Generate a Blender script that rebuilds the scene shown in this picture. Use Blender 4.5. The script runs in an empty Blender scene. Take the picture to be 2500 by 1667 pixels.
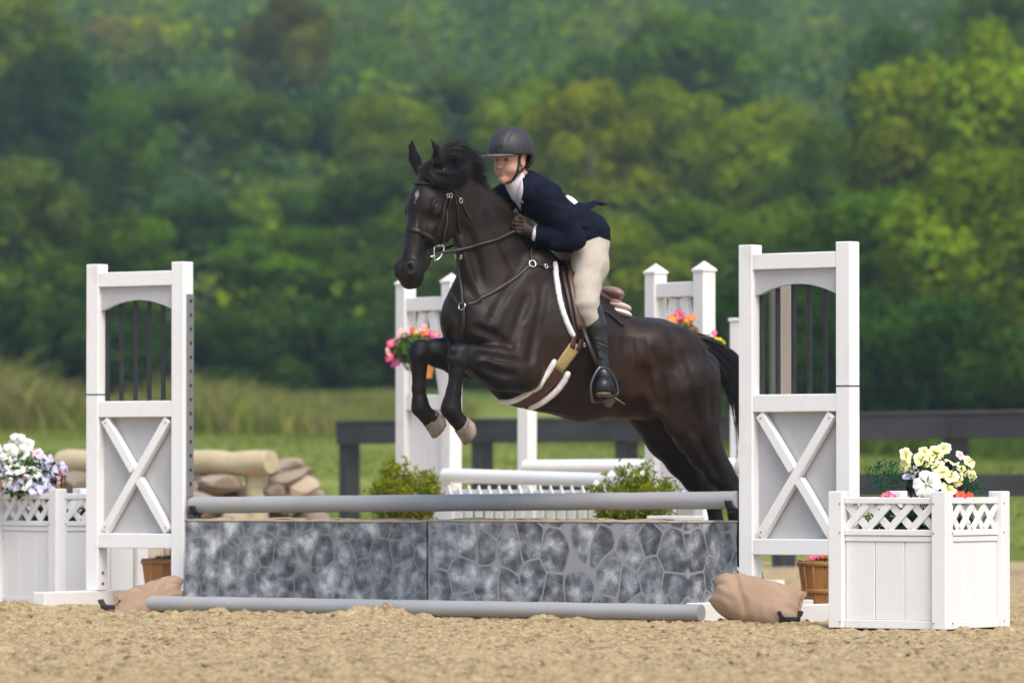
import bpy, math, random
import numpy as np
from mathutils import Matrix, Vector

sc = bpy.context.scene
COL = sc.collection
R = math.radians

# ------------------------------------------------------------------ camera
F = 12672.0                      # focal length in pixels of the 2500 x 1667 photograph
HC = 0.7125                      # camera height
PITCH = math.atan((1157 - 833.5) / F)
cd = bpy.data.cameras.new('camera')
cam = bpy.data.objects.new('camera', cd); COL.objects.link(cam)
cam.location = (0, 0, HC); cam.rotation_euler = (math.pi / 2 + PITCH, 0, 0)
cd.sensor_width = 36; cd.lens = F * 36 / 2500
cd.clip_start = 0.5; cd.clip_end = 6000
cd.dof.use_dof = True; cd.dof.focus_distance = 25.3; cd.dof.aperture_fstop = 3.2; cd.dof.aperture_blades = 9
sc.camera = cam

# ------------------------------------------------------------------ light
SUN_AZ, SUN_EL = R(156), R(55)   # azimuth measured clockwise from +Y: behind the camera, to the right
world = bpy.data.worlds.new('World'); sc.world = world; world.use_nodes = True
wn = world.node_tree; wn.nodes.clear()
sky = wn.nodes.new('ShaderNodeTexSky'); sky.sky_type = 'NISHITA'; sky.sun_disc = False
sky.sun_elevation = SUN_EL; sky.sun_rotation = SUN_AZ
sky.air_density = 0.95; sky.dust_density = 3.2; sky.ozone_density = 0.5
bg = wn.nodes.new('ShaderNodeBackground'); bg.inputs['Strength'].default_value = 0.13
wo = wn.nodes.new('ShaderNodeOutputWorld')
wn.links.new(sky.outputs[0], bg.inputs[0]); wn.links.new(bg.outputs[0], wo.inputs[0])
sl = bpy.data.lights.new('sun', 'SUN'); sl.energy = 1.35; sl.angle = R(30); sl.color = (1, .955, .89)
so = bpy.data.objects.new('sun', sl); COL.objects.link(so)
sd = Vector((math.sin(SUN_AZ) * math.cos(SUN_EL), math.cos(SUN_AZ) * math.cos(SUN_EL), math.sin(SUN_EL)))
so.rotation_euler = sd.to_track_quat('Z', 'Y').to_euler(); so.location = (6, -6, 12)
sc.view_settings.view_transform = 'Standard'; sc.view_settings.look = 'None'
sc.view_settings.exposure = 1.02; sc.view_settings.gamma = 1.0; sc.view_settings.use_curve_mapping = False
sc.cycles.use_denoising = True
sc.cycles.max_bounces = 6; sc.cycles.volume_bounces = 1; sc.cycles.transparent_max_bounces = 8

# ------------------------------------------------------------------ pixels <-> place
CAMP = np.array([0, 0, HC])
CP, SP = math.cos(PITCH), math.sin(PITCH)
def ray(px, py):
    u, v = (px - 1250) / F, (833.5 - py) / F
    d = np.array([u, CP - v * SP, SP + v * CP]); return d
def at(px, py, Y):
    d = ray(px, py); return CAMP + d * (Y / d[1])
def xat(px, Y): return (px - 1250) / F * Y

# ------------------------------------------------------------------ materials
def _n(t, typ, **kw):
    n = t.nodes.new(typ)
    for k, v in kw.items(): setattr(n, k, v)
    return n
def mat(name, col, rough=.6, var=.0, vscale=8, col2=None, bump=0., bscale=40, spec=.5, metal=0, coat=0,
        obj_var=0., attr=None, detail=4, stain=None, stain_scale=3, stain_amt=.5, sheen=0., trans=0., vec='Object', stretch=None):
    m = bpy.data.materials.new(name); m.use_nodes = True
    t = m.node_tree; P = t.nodes['Principled BSDF']; L = t.links.new
    P.inputs['Roughness'].default_value = rough; P.inputs['Metallic'].default_value = metal
    P.inputs['Specular IOR Level'].default_value = spec
    P.inputs['Coat Weight'].default_value = coat; P.inputs['Coat Roughness'].default_value = .25
    P.inputs['Sheen Weight'].default_value = sheen
    tc = _n(t, 'ShaderNodeTexCoord'); src = tc.outputs[vec]
    if stretch:
        mp = _n(t, 'ShaderNodeMapping'); mp.inputs['Scale'].default_value = stretch; L(src, mp.inputs[0]); src = mp.outputs[0]
    c = None
    if attr:
        a = _n(t, 'ShaderNodeAttribute', attribute_name=attr); c = a.outputs['Color']
    else:
        rgb = _n(t, 'ShaderNodeRGB'); rgb.outputs[0].default_value = (*col, 1); c = rgb.outputs[0]
    if var > 0 or col2:
        nz = _n(t, 'ShaderNodeTexNoise'); nz.inputs['Scale'].default_value = vscale; nz.inputs['Detail'].default_value = detail
        L(src, nz.inputs['Vector'])
        if col2:
            rp = _n(t, 'ShaderNodeValToRGB'); rp.color_ramp.elements[0].position = .38; rp.color_ramp.elements[1].position = .62
            L(nz.outputs['Fac'], rp.inputs[0])
            mx = _n(t, 'ShaderNodeMix', data_type='RGBA'); L(rp.outputs[0], mx.inputs[0]); L(c, mx.inputs[6]); mx.inputs[7].default_value = (*col2, 1)
            c = mx.outputs[2]
        if var > 0:
            mr = _n(t, 'ShaderNodeMapRange'); mr.inputs[1].default_value = .25; mr.inputs[2].default_value = .75
            mr.inputs[3].default_value = 1 - var; mr.inputs[4].default_value = 1 + var; L(nz.outputs['Fac'], mr.inputs[0])
            vm = _n(t, 'ShaderNodeVectorMath', operation='SCALE'); L(c, vm.inputs[0]); L(mr.outputs[0], vm.inputs['Scale']); c = vm.outputs[0]
    if stain:
        nz = _n(t, 'ShaderNodeTexNoise'); nz.inputs['Scale'].default_value = stain_scale; nz.inputs['Detail'].default_value = 7
        nz.inputs['Roughness'].default_value = .7; L(src, nz.inputs['Vector'])
        rp = _n(t, 'ShaderNodeValToRGB'); rp.color_ramp.elements[0].position = .55; rp.color_ramp.elements[1].position = .78
        L(nz.outputs['Fac'], rp.inputs[0])
        ml = _n(t, 'ShaderNodeMath', operation='MULTIPLY'); L(rp.outputs[0], ml.inputs[0]); ml.inputs[1].default_value = stain_amt
        mx = _n(t, 'ShaderNodeMix', data_type='RGBA'); L(ml.outputs[0], mx.inputs[0]); L(c, mx.inputs[6]); mx.inputs[7].default_value = (*stain, 1); c = mx.outputs[2]
    if obj_var > 0:
        oi = _n(t, 'ShaderNodeObjectInfo')
        mr = _n(t, 'ShaderNodeMapRange'); mr.inputs[3].default_value = 1 - obj_var; mr.inputs[4].default_value = 1 + obj_var; L(oi.outputs['Random'], mr.inputs[0])
        vm = _n(t, 'ShaderNodeVectorMath', operation='SCALE'); L(c, vm.inputs[0]); L(mr.outputs[0], vm.inputs['Scale']); c = vm.outputs[0]
    L(c, P.inputs['Base Color'])
    if bump > 0:
        nb = _n(t, 'ShaderNodeTexNoise'); nb.inputs['Scale'].default_value = bscale; nb.inputs['Detail'].default_value = 5; L(src, nb.inputs['Vector'])
        bp = _n(t, 'ShaderNodeBump'); bp.inputs['Strength'].default_value = bump; bp.inputs['Distance'].default_value = .01
        L(nb.outputs['Fac'], bp.inputs['Height']); L(bp.outputs[0], P.inputs['Normal'])
    return m

# ------------------------------------------------------------------ objects
def mesh(name, V, Fc, smooth=False):
    me = bpy.data.meshes.new(name)
    me.from_pydata([tuple(map(float, v)) for v in V], [], [tuple(map(int, f)) for f in Fc]); me.update()
    if smooth: me.polygons.foreach_set('use_smooth', [True] * len(me.polygons))
    return me
def fastmesh(name, V, Q, smooth=False, nper=4):
    """numpy quads/tris"""
    V = np.asarray(V, np.float32); Q = np.asarray(Q, np.int32)
    me = bpy.data.meshes.new(name)
    me.vertices.add(len(V)); me.vertices.foreach_set('co', V.ravel())
    me.loops.add(Q.size); me.loops.foreach_set('vertex_index', Q.ravel())
    me.polygons.add(len(Q)); me.polygons.foreach_set('loop_start', np.arange(0, Q.size, nper, dtype=np.int32))
    if smooth: me.polygons.foreach_set('use_smooth', np.ones(len(Q), bool))
    me.update(calc_edges=True); me.validate()
    return me
def link(name, me, m=None, parent=None, loc=None):
    o = bpy.data.objects.new(name, me); COL.objects.link(o)
    if m is not None and me is not None and not me.materials: me.materials.append(m)
    if parent is not None: o.parent = parent
    if loc is not None: o.location = loc
    return o
def tag(o, label, cat, group=None, kind=None):
    o['label'] = label; o['category'] = cat
    if group: o['group'] = group
    if kind: o['kind'] = kind
    return o
def thing(name, label, cat, loc=(0, 0, 0), rz=0., group=None):
    o = bpy.data.objects.new(name, None); COL.objects.link(o)
    o.empty_display_size = .1; o.location = loc; o.rotation_euler = (0, 0, rz)
    return tag(o, label, cat, group)
def copy_tree(o, parent=None):
    c = o.copy(); COL.objects.link(c); c.parent = parent
    for ch in list(o.children): copy_tree(ch, c)
    return c

class MB:
    def __init__(s): s.v = []; s.f = []
    def add(s, V, Fc):
        o = len(s.v); s.v += [tuple(x) for x in V]; s.f += [tuple(i + o for i in f) for f in Fc]; return s
    def box(s, lo, hi, bev=0.0, M=None):
        lo = np.array(lo, float); hi = np.array(hi, float)
        if bev <= 0:
            V = [(x, y, z) for x in (lo[0], hi[0]) for y in (lo[1], hi[1]) for z in (lo[2], hi[2])]
            Fc = [(0, 1, 3, 2), (4, 6, 7, 5), (0, 4, 5, 1), (2, 3, 7, 6), (0, 2, 6, 4), (1, 5, 7, 3)]
        else:
            b = min(bev, .45 * (hi - lo).min())
            V = []; idx = {}
            for ix in (0, 1):
                for iy in (0, 1):
                    for iz in (0, 1):
                        c = [(lo, hi)[i][k] for k, i in enumerate((ix, iy, iz))]
                        sg = [1 if i == 0 else -1 for i in (ix, iy, iz)]
                        for k in range(3):
                            p = list(c)
                            for j in range(3):
                                if j != k: p[j] += sg[j] * b
                            idx[(ix, iy, iz, k)] = len(V); V.append(p)
            Fc = []
            for k in range(3):
                a, b2 = [j for j in range(3) if j != k]
                for side in (0, 1):
                    q = []
                    for (i, j) in ((0, 0), (1, 0), (1, 1), (0, 1)):
                        t = [0, 0, 0]; t[k] = side; t[a] = i; t[b2] = j; q.append(idx[(*t, k)])
                    Fc.append(q)
                for (i, j) in ((0, 0), (1, 0), (1, 1), (0, 1)):   # edges along k
                    t0 = [0, 0, 0]; t0[a] = i; t0[b2] = j; t1 = list(t0); t1[k] = 1
                    Fc.append([idx[(*t0, a)], idx[(*t0, b2)], idx[(*t1, b2)], idx[(*t1, a)]])
            for ix in (0, 1):
                for iy in (0, 1):
                    for iz in (0, 1): Fc.append([idx[(ix, iy, iz, k)] for k in range(3)])
            cen = (lo + hi) / 2
            F2 = []
            for f in Fc:
                p = [np.array(V[i]) for i in f]; n = np.cross(p[1] - p[0], p[2] - p[0])
                F2.append(f if n @ (sum(p) / len(p) - cen) > 0 else f[::-1])
            Fc = F2
        if M is not None: V = [tuple(M @ Vector(v)) for v in V]
        return s.add(V, Fc)
    def beam(s, a, b, w, d, up=(0, 1, 0), bev=.004):
        """bar from a to b; w across, d along up"""
        a = Vector(a); b = Vector(b); x = (b - a); L = x.length; x.normalize()
        z = Vector(up); z = (z - x * z.dot(x)).normalized(); y = z.cross(x)
        M = Matrix((x, y, z)).transposed().to_4x4(); M.translation = a
        return s.box((0, -w / 2, -d / 2), (L, w / 2, d / 2), bev, M)
    def tube(s, pts, rad, n=8, closed=False, cap=True, flat=None, up=None):
        pts = [np.array(p, float) for p in pts]; m = len(pts)
        rad = [rad] * m if np.isscalar(rad) else rad
        ref = np.array(up if up is not None else (0.13, 0.21, 0.97))
        V = []
        for i in range(m):
            t = (pts[(i + 1) % m] - pts[i - 1]) if closed else (pts[min(i + 1, m - 1)] - pts[max(i - 1, 0)])
            t /= (np.linalg.norm(t) + 1e-12)
            r = ref - t * (ref @ t)
            if np.linalg.norm(r) < 1e-4: r = np.array((1, 0, 0)) - t * t[0]
            r /= np.linalg.norm(r); q = np.cross(t, r)
            if up is None: ref = r
            fl = 1 if flat is None else flat
            for k in range(n):
                a = 2 * math.pi * k / n
                V.append(pts[i] + rad[i] * (math.cos(a) * r * fl + math.sin(a) * q))
        Fc = []
        for i in range(m if closed else m - 1):
            j = (i + 1) % m
            for k in range(n):
                k2 = (k + 1) % n
                Fc.append((i * n + k, i * n + k2, j * n + k2, j * n + k))
        if cap and not closed:
            Fc.append(tuple(range(n))[::-1]); Fc.append(tuple((m - 1) * n + k for k in range(n)))
        return s.add(V, Fc)
    def ico(s, c, r, n=1, jit=0, rng=None, M=None):
        V, Fc = ICO[n]
        V = np.array(V) * np.array(r)
        if jit: V = V * (1 + rng.uniform(-jit, jit, (len(V), 1)))
        if M is not None: V = V @ np.array(M).T
        return s.add(V + np.array(c), Fc)
    def build(s, name, m, parent=None, smooth=False, loc=None):
        return link(name, mesh(name, s.v, s.f, smooth), m, parent, loc)
def _ico(n):
    import bmesh
    bm = bmesh.new(); bmesh.ops.create_icosphere(bm, subdivisions=n, radius=1)
    V = [tuple(v.co) for v in bm.verts]; Fc = [tuple(v.index for v in f.verts) for f in bm.faces]; bm.free(); return V, Fc
ICO = {n: _ico(n) for n in (1, 2, 3)}
def smooth_by_angle(o, ang=40):
    me = o.data
    me.polygons.foreach_set('use_smooth', [True] * len(me.polygons))
    me.set_sharp_from_angle(angle=R(ang))

# ------------------------------------------------------------------ noise
def vnoise(shape_xy, x, y, cell, seed):
    """smooth value noise on tensor grid x (cols) y (rows)"""
    rng = np.random.RandomState(seed)
    gx = (x - x.min()) / cell; gy = (y - y.min()) / cell
    nx, ny = int(gx.max()) + 3, int(gy.max()) + 3
    g = rng.rand(ny, nx).astype(np.float32) - .5
    ix = gx.astype(int); fx = gx - ix; fx = fx * fx * (3 - 2 * fx)
    iy = gy.astype(int); fy = gy - iy; fy = fy * fy * (3 - 2 * fy)
    a = g[:, ix] * (1 - fx) + g[:, ix + 1] * fx
    return a[iy] * (1 - fy)[:, None] + a[iy + 1] * fy[:, None]

# ------------------------------------------------------------------ implicit bodies
def nrm(v):
    v = np.asarray(v, float); return v / np.linalg.norm(v)
class Field:
    def __init__(s, lo, hi, h):
        s.lo = np.array(lo, np.float32); s.h = h
        s.n = np.ceil((np.array(hi) - s.lo) / h).astype(int) + 1
        s.d = np.full(s.n, .5, np.float32)
    def sub(s, lo, hi):
        a = np.maximum(np.floor((lo - s.lo) / s.h).astype(int), 0); b = np.minimum(np.ceil((hi - s.lo) / s.h).astype(int) + 1, s.n)
        if (b <= a).any(): return None, None
        ax = [s.lo[k] + s.h * np.arange(a[k], b[k], dtype=np.float32) for k in range(3)]
        return tuple(slice(a[k], b[k]) for k in range(3)), (ax[0][:, None, None], ax[1][None, :, None], ax[2][None, None, :])
    def put(s, fn, lo, hi, k, op='u', m=.05):
        sl, X = s.sub(np.array(lo) - k - m, np.array(hi) + k + m)
        if sl is None: return
        d = fn(*X).astype(np.float32); o = s.d[sl]
        if op == 'u':
            hh = np.maximum(k - np.abs(o - d), 0) / k; s.d[sl] = np.minimum(o, d) - hh * hh * k * .25
        elif op == 's':
            hh = np.maximum(k - np.abs(-o - d), 0) / k; s.d[sl] = np.maximum(o, -d) + hh * hh * k * .25
        elif op == 'i':
            s.d[sl] = np.maximum(o, d)
    def rc(s, a, b, ra, rb, k=.03, sq=1., ax=(0, 1, 0), op='u'):
        a = np.array(a, float); b = np.array(b, float); ax = nrm(ax)
        def sc_(p): return p + ax * ((p @ ax) * (1 / sq - 1))
        A = sc_(a); B = sc_(b); BA = B - A; L2 = BA @ BA + 1e-9
        def fn(x, y, z):
            if sq != 1:
                t = (x * ax[0] + y * ax[1] + z * ax[2]) * (1 / sq - 1)
                x, y, z = x + ax[0] * t, y + ax[1] * t, z + ax[2] * t
            x = x - A[0]; y = y - A[1]; z = z - A[2]
            t = np.clip((x * BA[0] + y * BA[1] + z * BA[2]) / L2, 0, 1)
            return (np.sqrt((x - t * BA[0]) ** 2 + (y - t * BA[1]) ** 2 + (z - t * BA[2]) ** 2) - (ra + (rb - ra) * t)) * min(1, math.sqrt(sq))
        r = max(ra, rb) * max(1, sq)
        s.put(fn, np.minimum(a, b) - r, np.maximum(a, b) + r, k, op)
    def chain(s, pts, k=.03, sq=1., ax=(0, 1, 0)):
        for (a, ra), (b, rb) in zip(pts[:-1], pts[1:]): s.rc(a, b, ra, rb, k, sq, ax)
    def el(s, c, rad, M=None, k=.03, op='u'):
        c = np.array(c, float); rad = np.array(rad, float); M = np.eye(3) if M is None else np.array(M, float)   # columns = axes
        def fn(x, y, z):
            x = x - c[0]; y = y - c[1]; z = z - c[2]
            q = [(x * M[0, i] + y * M[1, i] + z * M[2, i]) for i in range(3)]
            k0 = np.sqrt(sum((q[i] / rad[i]) ** 2 for i in range(3))) + 1e-6
            k1 = np.sqrt(sum((q[i] / rad[i] ** 2) ** 2 for i in range(3))) + 1e-6
            return k0 * (k0 - 1) / k1
        e = np.abs(M) @ rad
        s.put(fn, c - e, c + e, k, op)
    def bx(s, c, half, M=None, r=.01, k=.01, op='u'):
        c = np.array(c, float); half = np.array(half, float); M = np.eye(3) if M is None else np.array(M, float)
        def fn(x, y, z):
            x = x - c[0]; y = y - c[1]; z = z - c[2]
            q = [np.abs(x * M[0, i] + y * M[1, i] + z * M[2, i]) - (half[i] - r) for i in range(3)]
            o = np.sqrt(sum(np.maximum(v, 0) ** 2 for v in q)); i_ = np.minimum(np.maximum(np.maximum(q[0], q[1]), q[2]), 0)
            return o + i_ - r
        e = np.abs(M) @ half
        s.put(fn, c - e, c + e, k, op)
    def val(s, P):
        P = np.atleast_2d(P); g = (P - s.lo) / s.h
        g = np.clip(g, 0, s.n - 1.001); i = g.astype(int); f = g - i
        out = 0
        for dx in (0, 1):
            for dy in (0, 1):
                for dz in (0, 1):
                    w = (f[:, 0] if dx else 1 - f[:, 0]) * (f[:, 1] if dy else 1 - f[:, 1]) * (f[:, 2] if dz else 1 - f[:, 2])
                    out = out + w * s.d[i[:, 0] + dx, i[:, 1] + dy, i[:, 2] + dz]
        return out
    def grad(s, P, e=None):
        e = e or s.h * 1.5; P = np.atleast_2d(P); G = np.zeros_like(P)
        for k in range(3):
            o = np.zeros(3); o[k] = e
            G[:, k] = s.val(P + o) - s.val(P - o)
        return G / (np.linalg.norm(G, axis=1, keepdims=True) + 1e-9)
    def proj(s, P, off=0., it=8):
        P = np.array(np.atleast_2d(P), float)
        for _ in range(it): P = P - s.grad(P) * np.clip(s.val(P) - off, -.04, .04)[:, None] * .9
        return P, s.grad(P, s.h * 3)
    def extract(s, name, smooth_it=1):
        d = s.d; ins = d < 0
        c = [ins[dx:ins.shape[0] - 1 + dx, dy:ins.shape[1] - 1 + dy, dz:ins.shape[2] - 1 + dz] for dx in (0, 1) for dy in (0, 1) for dz in (0, 1)]
        cnt = sum(x.astype(np.int8) for x in c); act = (cnt > 0) & (cnt < 8)
        ci = np.argwhere(act); vid = np.full(act.shape, -1, np.int32); vid[act] = np.arange(len(ci))
        acc = np.zeros((len(ci), 3), np.float32); num = np.zeros((len(ci), 1), np.float32)
        corners = [(dx, dy, dz) for dx in (0, 1) for dy in (0, 1) for dz in (0, 1)]
        dv = [d[ci[:, 0] + q[0], ci[:, 1] + q[1], ci[:, 2] + q[2]] for q in corners]
        for i, a in enumerate(corners):
            for j, b in enumerate(corners):
                if j > i and sum(abs(a[k] - b[k]) for k in range(3)) == 1:
                    A, B = dv[i], dv[j]; x = (A < 0) != (B < 0)
                    t = np.where(x, A / (A - B + 1e-12), 0)[:, None]
                    acc += np.where(x[:, None], np.array(a, np.float32) + t * (np.array(b, np.float32) - np.array(a, np.float32)), 0); num += x[:, None]
        V = (ci + acc / num) * s.h + s.lo
        Q = []
        for k in range(3):
            a, b = [j for j in range(3) if j != k]
            s0 = [slice(None)] * 3; s1 = [slice(None)] * 3; s0[k] = slice(0, -1); s1[k] = slice(1, None)
            for q in (a, b):
                s0[q] = slice(1, -1); s1[q] = slice(1, -1)
            e = np.argwhere(ins[tuple(s0)] != ins[tuple(s1)])
            if not len(e): continue
            fl = ins[tuple(s0)][e[:, 0], e[:, 1], e[:, 2]]
            e = e.copy(); e[:, a] += 1; e[:, b] += 1
            def cell(da, db):
                q = e.copy(); q[:, a] -= da; q[:, b] -= db; return vid[q[:, 0], q[:, 1], q[:, 2]]
            q = np.stack([cell(1, 1), cell(0, 1), cell(0, 0), cell(1, 0)], 1)
            if k == 1: fl = ~fl
            q[~fl] = q[~fl][:, ::-1]; Q.append(q)
        Q = np.concatenate(Q); Q = Q[(Q >= 0).all(1)]
        for _ in range(smooth_it):
            A = np.zeros_like(V); N = np.zeros((len(V), 1), np.float32)
            for i, j in ((0, 1), (1, 2), (2, 3), (3, 0)):
                np.add.at(A, Q[:, i], V[Q[:, j]]); np.add.at(N, Q[:, i], 1)
                np.add.at(A, Q[:, j], V[Q[:, i]]); np.add.at(N, Q[:, j], 1)
            V = V * .5 + .5 * A / np.maximum(N, 1)
            V = V - s.grad(V) * np.clip(s.val(V), -s.h, s.h)[:, None] * .8
        return V.astype(np.float32), Q
def color_attr(me, C, name='tint'):
    a = me.color_attributes.new(name, 'FLOAT_COLOR', 'POINT')
    C4 = np.ones((len(C), 4), np.float32); C4[:, :3] = C; a.data.foreach_set('color', C4.ravel())
def sstep(a, b, x):
    t = np.clip((x - a) / (b - a), 0, 1); return t * t * (3 - 2 * t)
def noise3(P, scale, seed):
    """cheap smooth 3-D noise from a few sines"""
    rng = np.random.RandomState(seed); o = 0
    for _ in range(6):
        k = rng.normal(size=3) * scale; o = o + np.sin(P @ k + rng.uniform(0, 6.28))
    return o / 6
def spline(pts, n):
    pts = np.array(pts, float); m = len(pts); out = []
    for t in np.linspace(0, m - 1 - 1e-6, n):
        i = int(t); f = t - i; p0, p1, p2, p3 = pts[max(i - 1, 0)], pts[i], pts[i + 1], pts[min(i + 2, m - 1)]
        out.append(.5 * ((2 * p1) + (p2 - p0) * f + (2 * p0 - 5 * p1 + 4 * p2 - p3) * f * f + (3 * p1 - p0 - 3 * p2 + p3) * f ** 3))
    return np.array(out)
# ================================================================== ground
def terrain(Y):
    return np.interp(Y, [-400, 40, 44, 50, 60, 80, 100, 120, 140, 160, 225, 300, 400, 520, 680, 900, 1400], [-.06, -.06, -.05, .28, .46, .80, 1.15, 1.55, 2.9, 4.8, 11, 18.5, 28, 42, 64, 102, 200])
def hilly(X, Y):
    X = np.asarray(X, float); Y = np.asarray(Y, float)
    w = sstep(120, 400, Y)
    return terrain(Y) + w * (np.minimum(Y, 700) * .012 * np.sin(X * .011 + 1.3) + np.minimum(Y, 700) * .008 * np.sin(X * .023 + Y * .004)) + sstep(48, 90, Y) * (.25 * np.sin(X * .09 + 2) + .15 * np.sin(X * .21 + Y * .1))
# sand of the arena
def axis(parts):
    out = [];
    for a, b, n in parts: out.append(np.linspace(a, b, n, endpoint=False))
    return np.concatenate(out)
sx = np.concatenate([axis([(-60, -12, 24), (-12, -3.3, 60), (-3.3, 3.3, 500), (3.3, 12, 60), (12, 60, 24)]), [60.]])
sy = np.concatenate([axis([(-30, 13, 30), (13, 15.5, 60), (15.5, 31.5, 690), (31.5, 40, 90), (40, 52, 24)]), [52.]])
z = .022 * vnoise(None, sx, sy, 1.3, 1) + .016 * vnoise(None, sx, sy, .42, 2)
n3 = vnoise(None, sx, sy, .16, 3); n4 = vnoise(None, sx, sy, .075, 4); n5 = vnoise(None, sx, sy, .036, 5); n6 = vnoise(None, sx, sy, .023, 6)
lump = sstep(.05, .34, vnoise(None, sx, sy, .55, 9))
z += .016 * n3 + (.011 + .016 * lump) * n4 + (.017 + .018 * lump) * n5 + .026 * n6
XX, YY = np.meshgrid(sx, sy)
fade = sstep(36, 30, YY) * sstep(5.5, 3.0, np.abs(XX)) * .8 + .2
z = z * fade - .034
# heaps kicked up against the ground pole and hoof-churned ridge before it
for px, Yb, h_, rx, ry in ((550, 27.75, .016, .13, .12), (930, 27.2, .034, .24, .14), (1330, 26.65, .014, .16, .12), (40, 28.3, .05, .22, .2)):
    z += h_ * np.exp(-((XX - xat(px, Yb)) / rx) ** 2 - ((YY - Yb) / ry) ** 2) * (1 + 1.2 * n3 + .8 * n5)
ny_, nx_ = XX.shape
idx = np.arange(nx_ * ny_).reshape(ny_, nx_)
Q = np.stack([idx[:-1, :-1], idx[:-1, 1:], idx[1:, 1:], idx[1:, :-1]], -1).reshape(-1, 4)
V = np.stack([XX, YY, z], -1).reshape(-1, 3)
M_sand = mat('arena_sand', (.53, .405, .23), .95, var=.25, vscale=6, col2=(.43, .325, .18), bump=1.0, bscale=120, spec=.1, detail=9)
def sand_detail(m):
    t = m.node_tree; L = t.links.new; P = t.nodes['Principled BSDF']
    src = P.inputs['Base Color'].links[0].from_socket
    tc = _n(t, 'ShaderNodeTexCoord')
    vo = _n(t, 'ShaderNodeTexNoise'); vo.inputs['Scale'].default_value = 42; vo.inputs['Detail'].default_value = 8; vo.inputs['Roughness'].default_value = .75; L(tc.outputs['Object'], vo.inputs['Vector'])
    mr = _n(t, 'ShaderNodeMapRange'); mr.inputs[1].default_value = .3; mr.inputs[2].default_value = .7; mr.inputs[3].default_value = .5; mr.inputs[4].default_value = 1.42; L(vo.outputs['Fac'], mr.inputs[0])
    vm = _n(t, 'ShaderNodeVectorMath', operation='SCALE'); L(src, vm.inputs[0]); L(mr.outputs[0], vm.inputs['Scale']); L(vm.outputs[0], P.inputs['Base Color'])
    nb = _n(t, 'ShaderNodeTexNoise'); nb.inputs['Scale'].default_value = 38; nb.inputs['Detail'].default_value = 9; nb.inputs['Roughness'].default_value = .72; L(tc.outputs['Object'], nb.inputs['Vector'])
    bp = _n(t, 'ShaderNodeBump'); bp.inputs['Strength'].default_value = 1.0; bp.inputs['Distance'].default_value = .022; L(nb.outputs['Fac'], bp.inputs['Height']); L(bp.outputs[0], P.inputs['Normal'])
sand_detail(M_sand)
def clod_shade_patches(m):  # dark patches in the sand colour stand in for the clods' weak shading
    t = m.node_tree; L = t.links.new; P = t.nodes['Principled BSDF']; src = P.inputs['Base Color'].links[0].from_socket; tc = _n(t, 'ShaderNodeTexCoord')
    mp = _n(t, 'ShaderNodeMapping'); mp.inputs['Scale'].default_value = (1, .35, 1); L(tc.outputs['Object'], mp.inputs[0])
    nz = _n(t, 'ShaderNodeTexNoise'); nz.inputs['Scale'].default_value = 17; nz.inputs['Detail'].default_value = 7; nz.inputs['Roughness'].default_value = .72; L(mp.outputs[0], nz.inputs['Vector'])
    rp = _n(t, 'ShaderNodeValToRGB'); rp.color_ramp.elements[0].position = .34; rp.color_ramp.elements[0].color = (.48, .44, .40, 1); rp.color_ramp.elements[1].position = .50; rp.color_ramp.elements[1].color = (1.06, 1.06, 1.06, 1); L(nz.outputs['Fac'], rp.inputs[0])
    mx_ = _n(t, 'ShaderNodeMix', data_type='RGBA', blend_type='MULTIPLY'); mx_.inputs[0].default_value = 1; L(src, mx_.inputs[6]); L(rp.outputs[0], mx_.inputs[7]); L(mx_.outputs[2], P.inputs['Base Color'])
clod_shade_patches(M_sand)
g = link('arena_ground', fastmesh('arena_ground', V, Q, True), M_sand); g['kind'] = 'structure'
g['label'] = 'loose tan sand footing of the riding arena'
def sand_z(x, y):
    i = np.clip(np.searchsorted(sy, y), 0, len(sy) - 1); j = np.clip(np.searchsorted(sx, x), 0, len(sx) - 1); return float(z[i, j])
SANDZ = z
# loose clods lying on the sand
rng = np.random.RandomState(21)
b = []; cv, cf_ = np.array(ICO[1][0]), np.array(ICO[1][1]); VV = []; FF = []; o = 0
for i in range(3000):
    y = rng.uniform(15.6, 30); x = rng.uniform(-1, 1) * (y * .105); r = rng.gamma(2.0, .0022) + .003
    zz = sand_z(x, y)
    v = cv * r * np.array([rng.uniform(.8, 1.5), rng.uniform(.8, 1.5), rng.uniform(.5, .9)]) * rng.uniform(.8, 1.2, (12 if len(cv) == 12 else len(cv), 1)) + np.array([x, y, zz + r * .05])
    VV.append(v); FF.append(cf_ + o); o += len(cv)
cl = link('sand_clods', fastmesh('sand_clods', np.concatenate(VV), np.concatenate(FF), True, 3), M_sand); cl['kind'] = 'stuff'; cl['label'] = 'loose sand clods strewn over the arena footing'; cl['category'] = 'sand'

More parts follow.
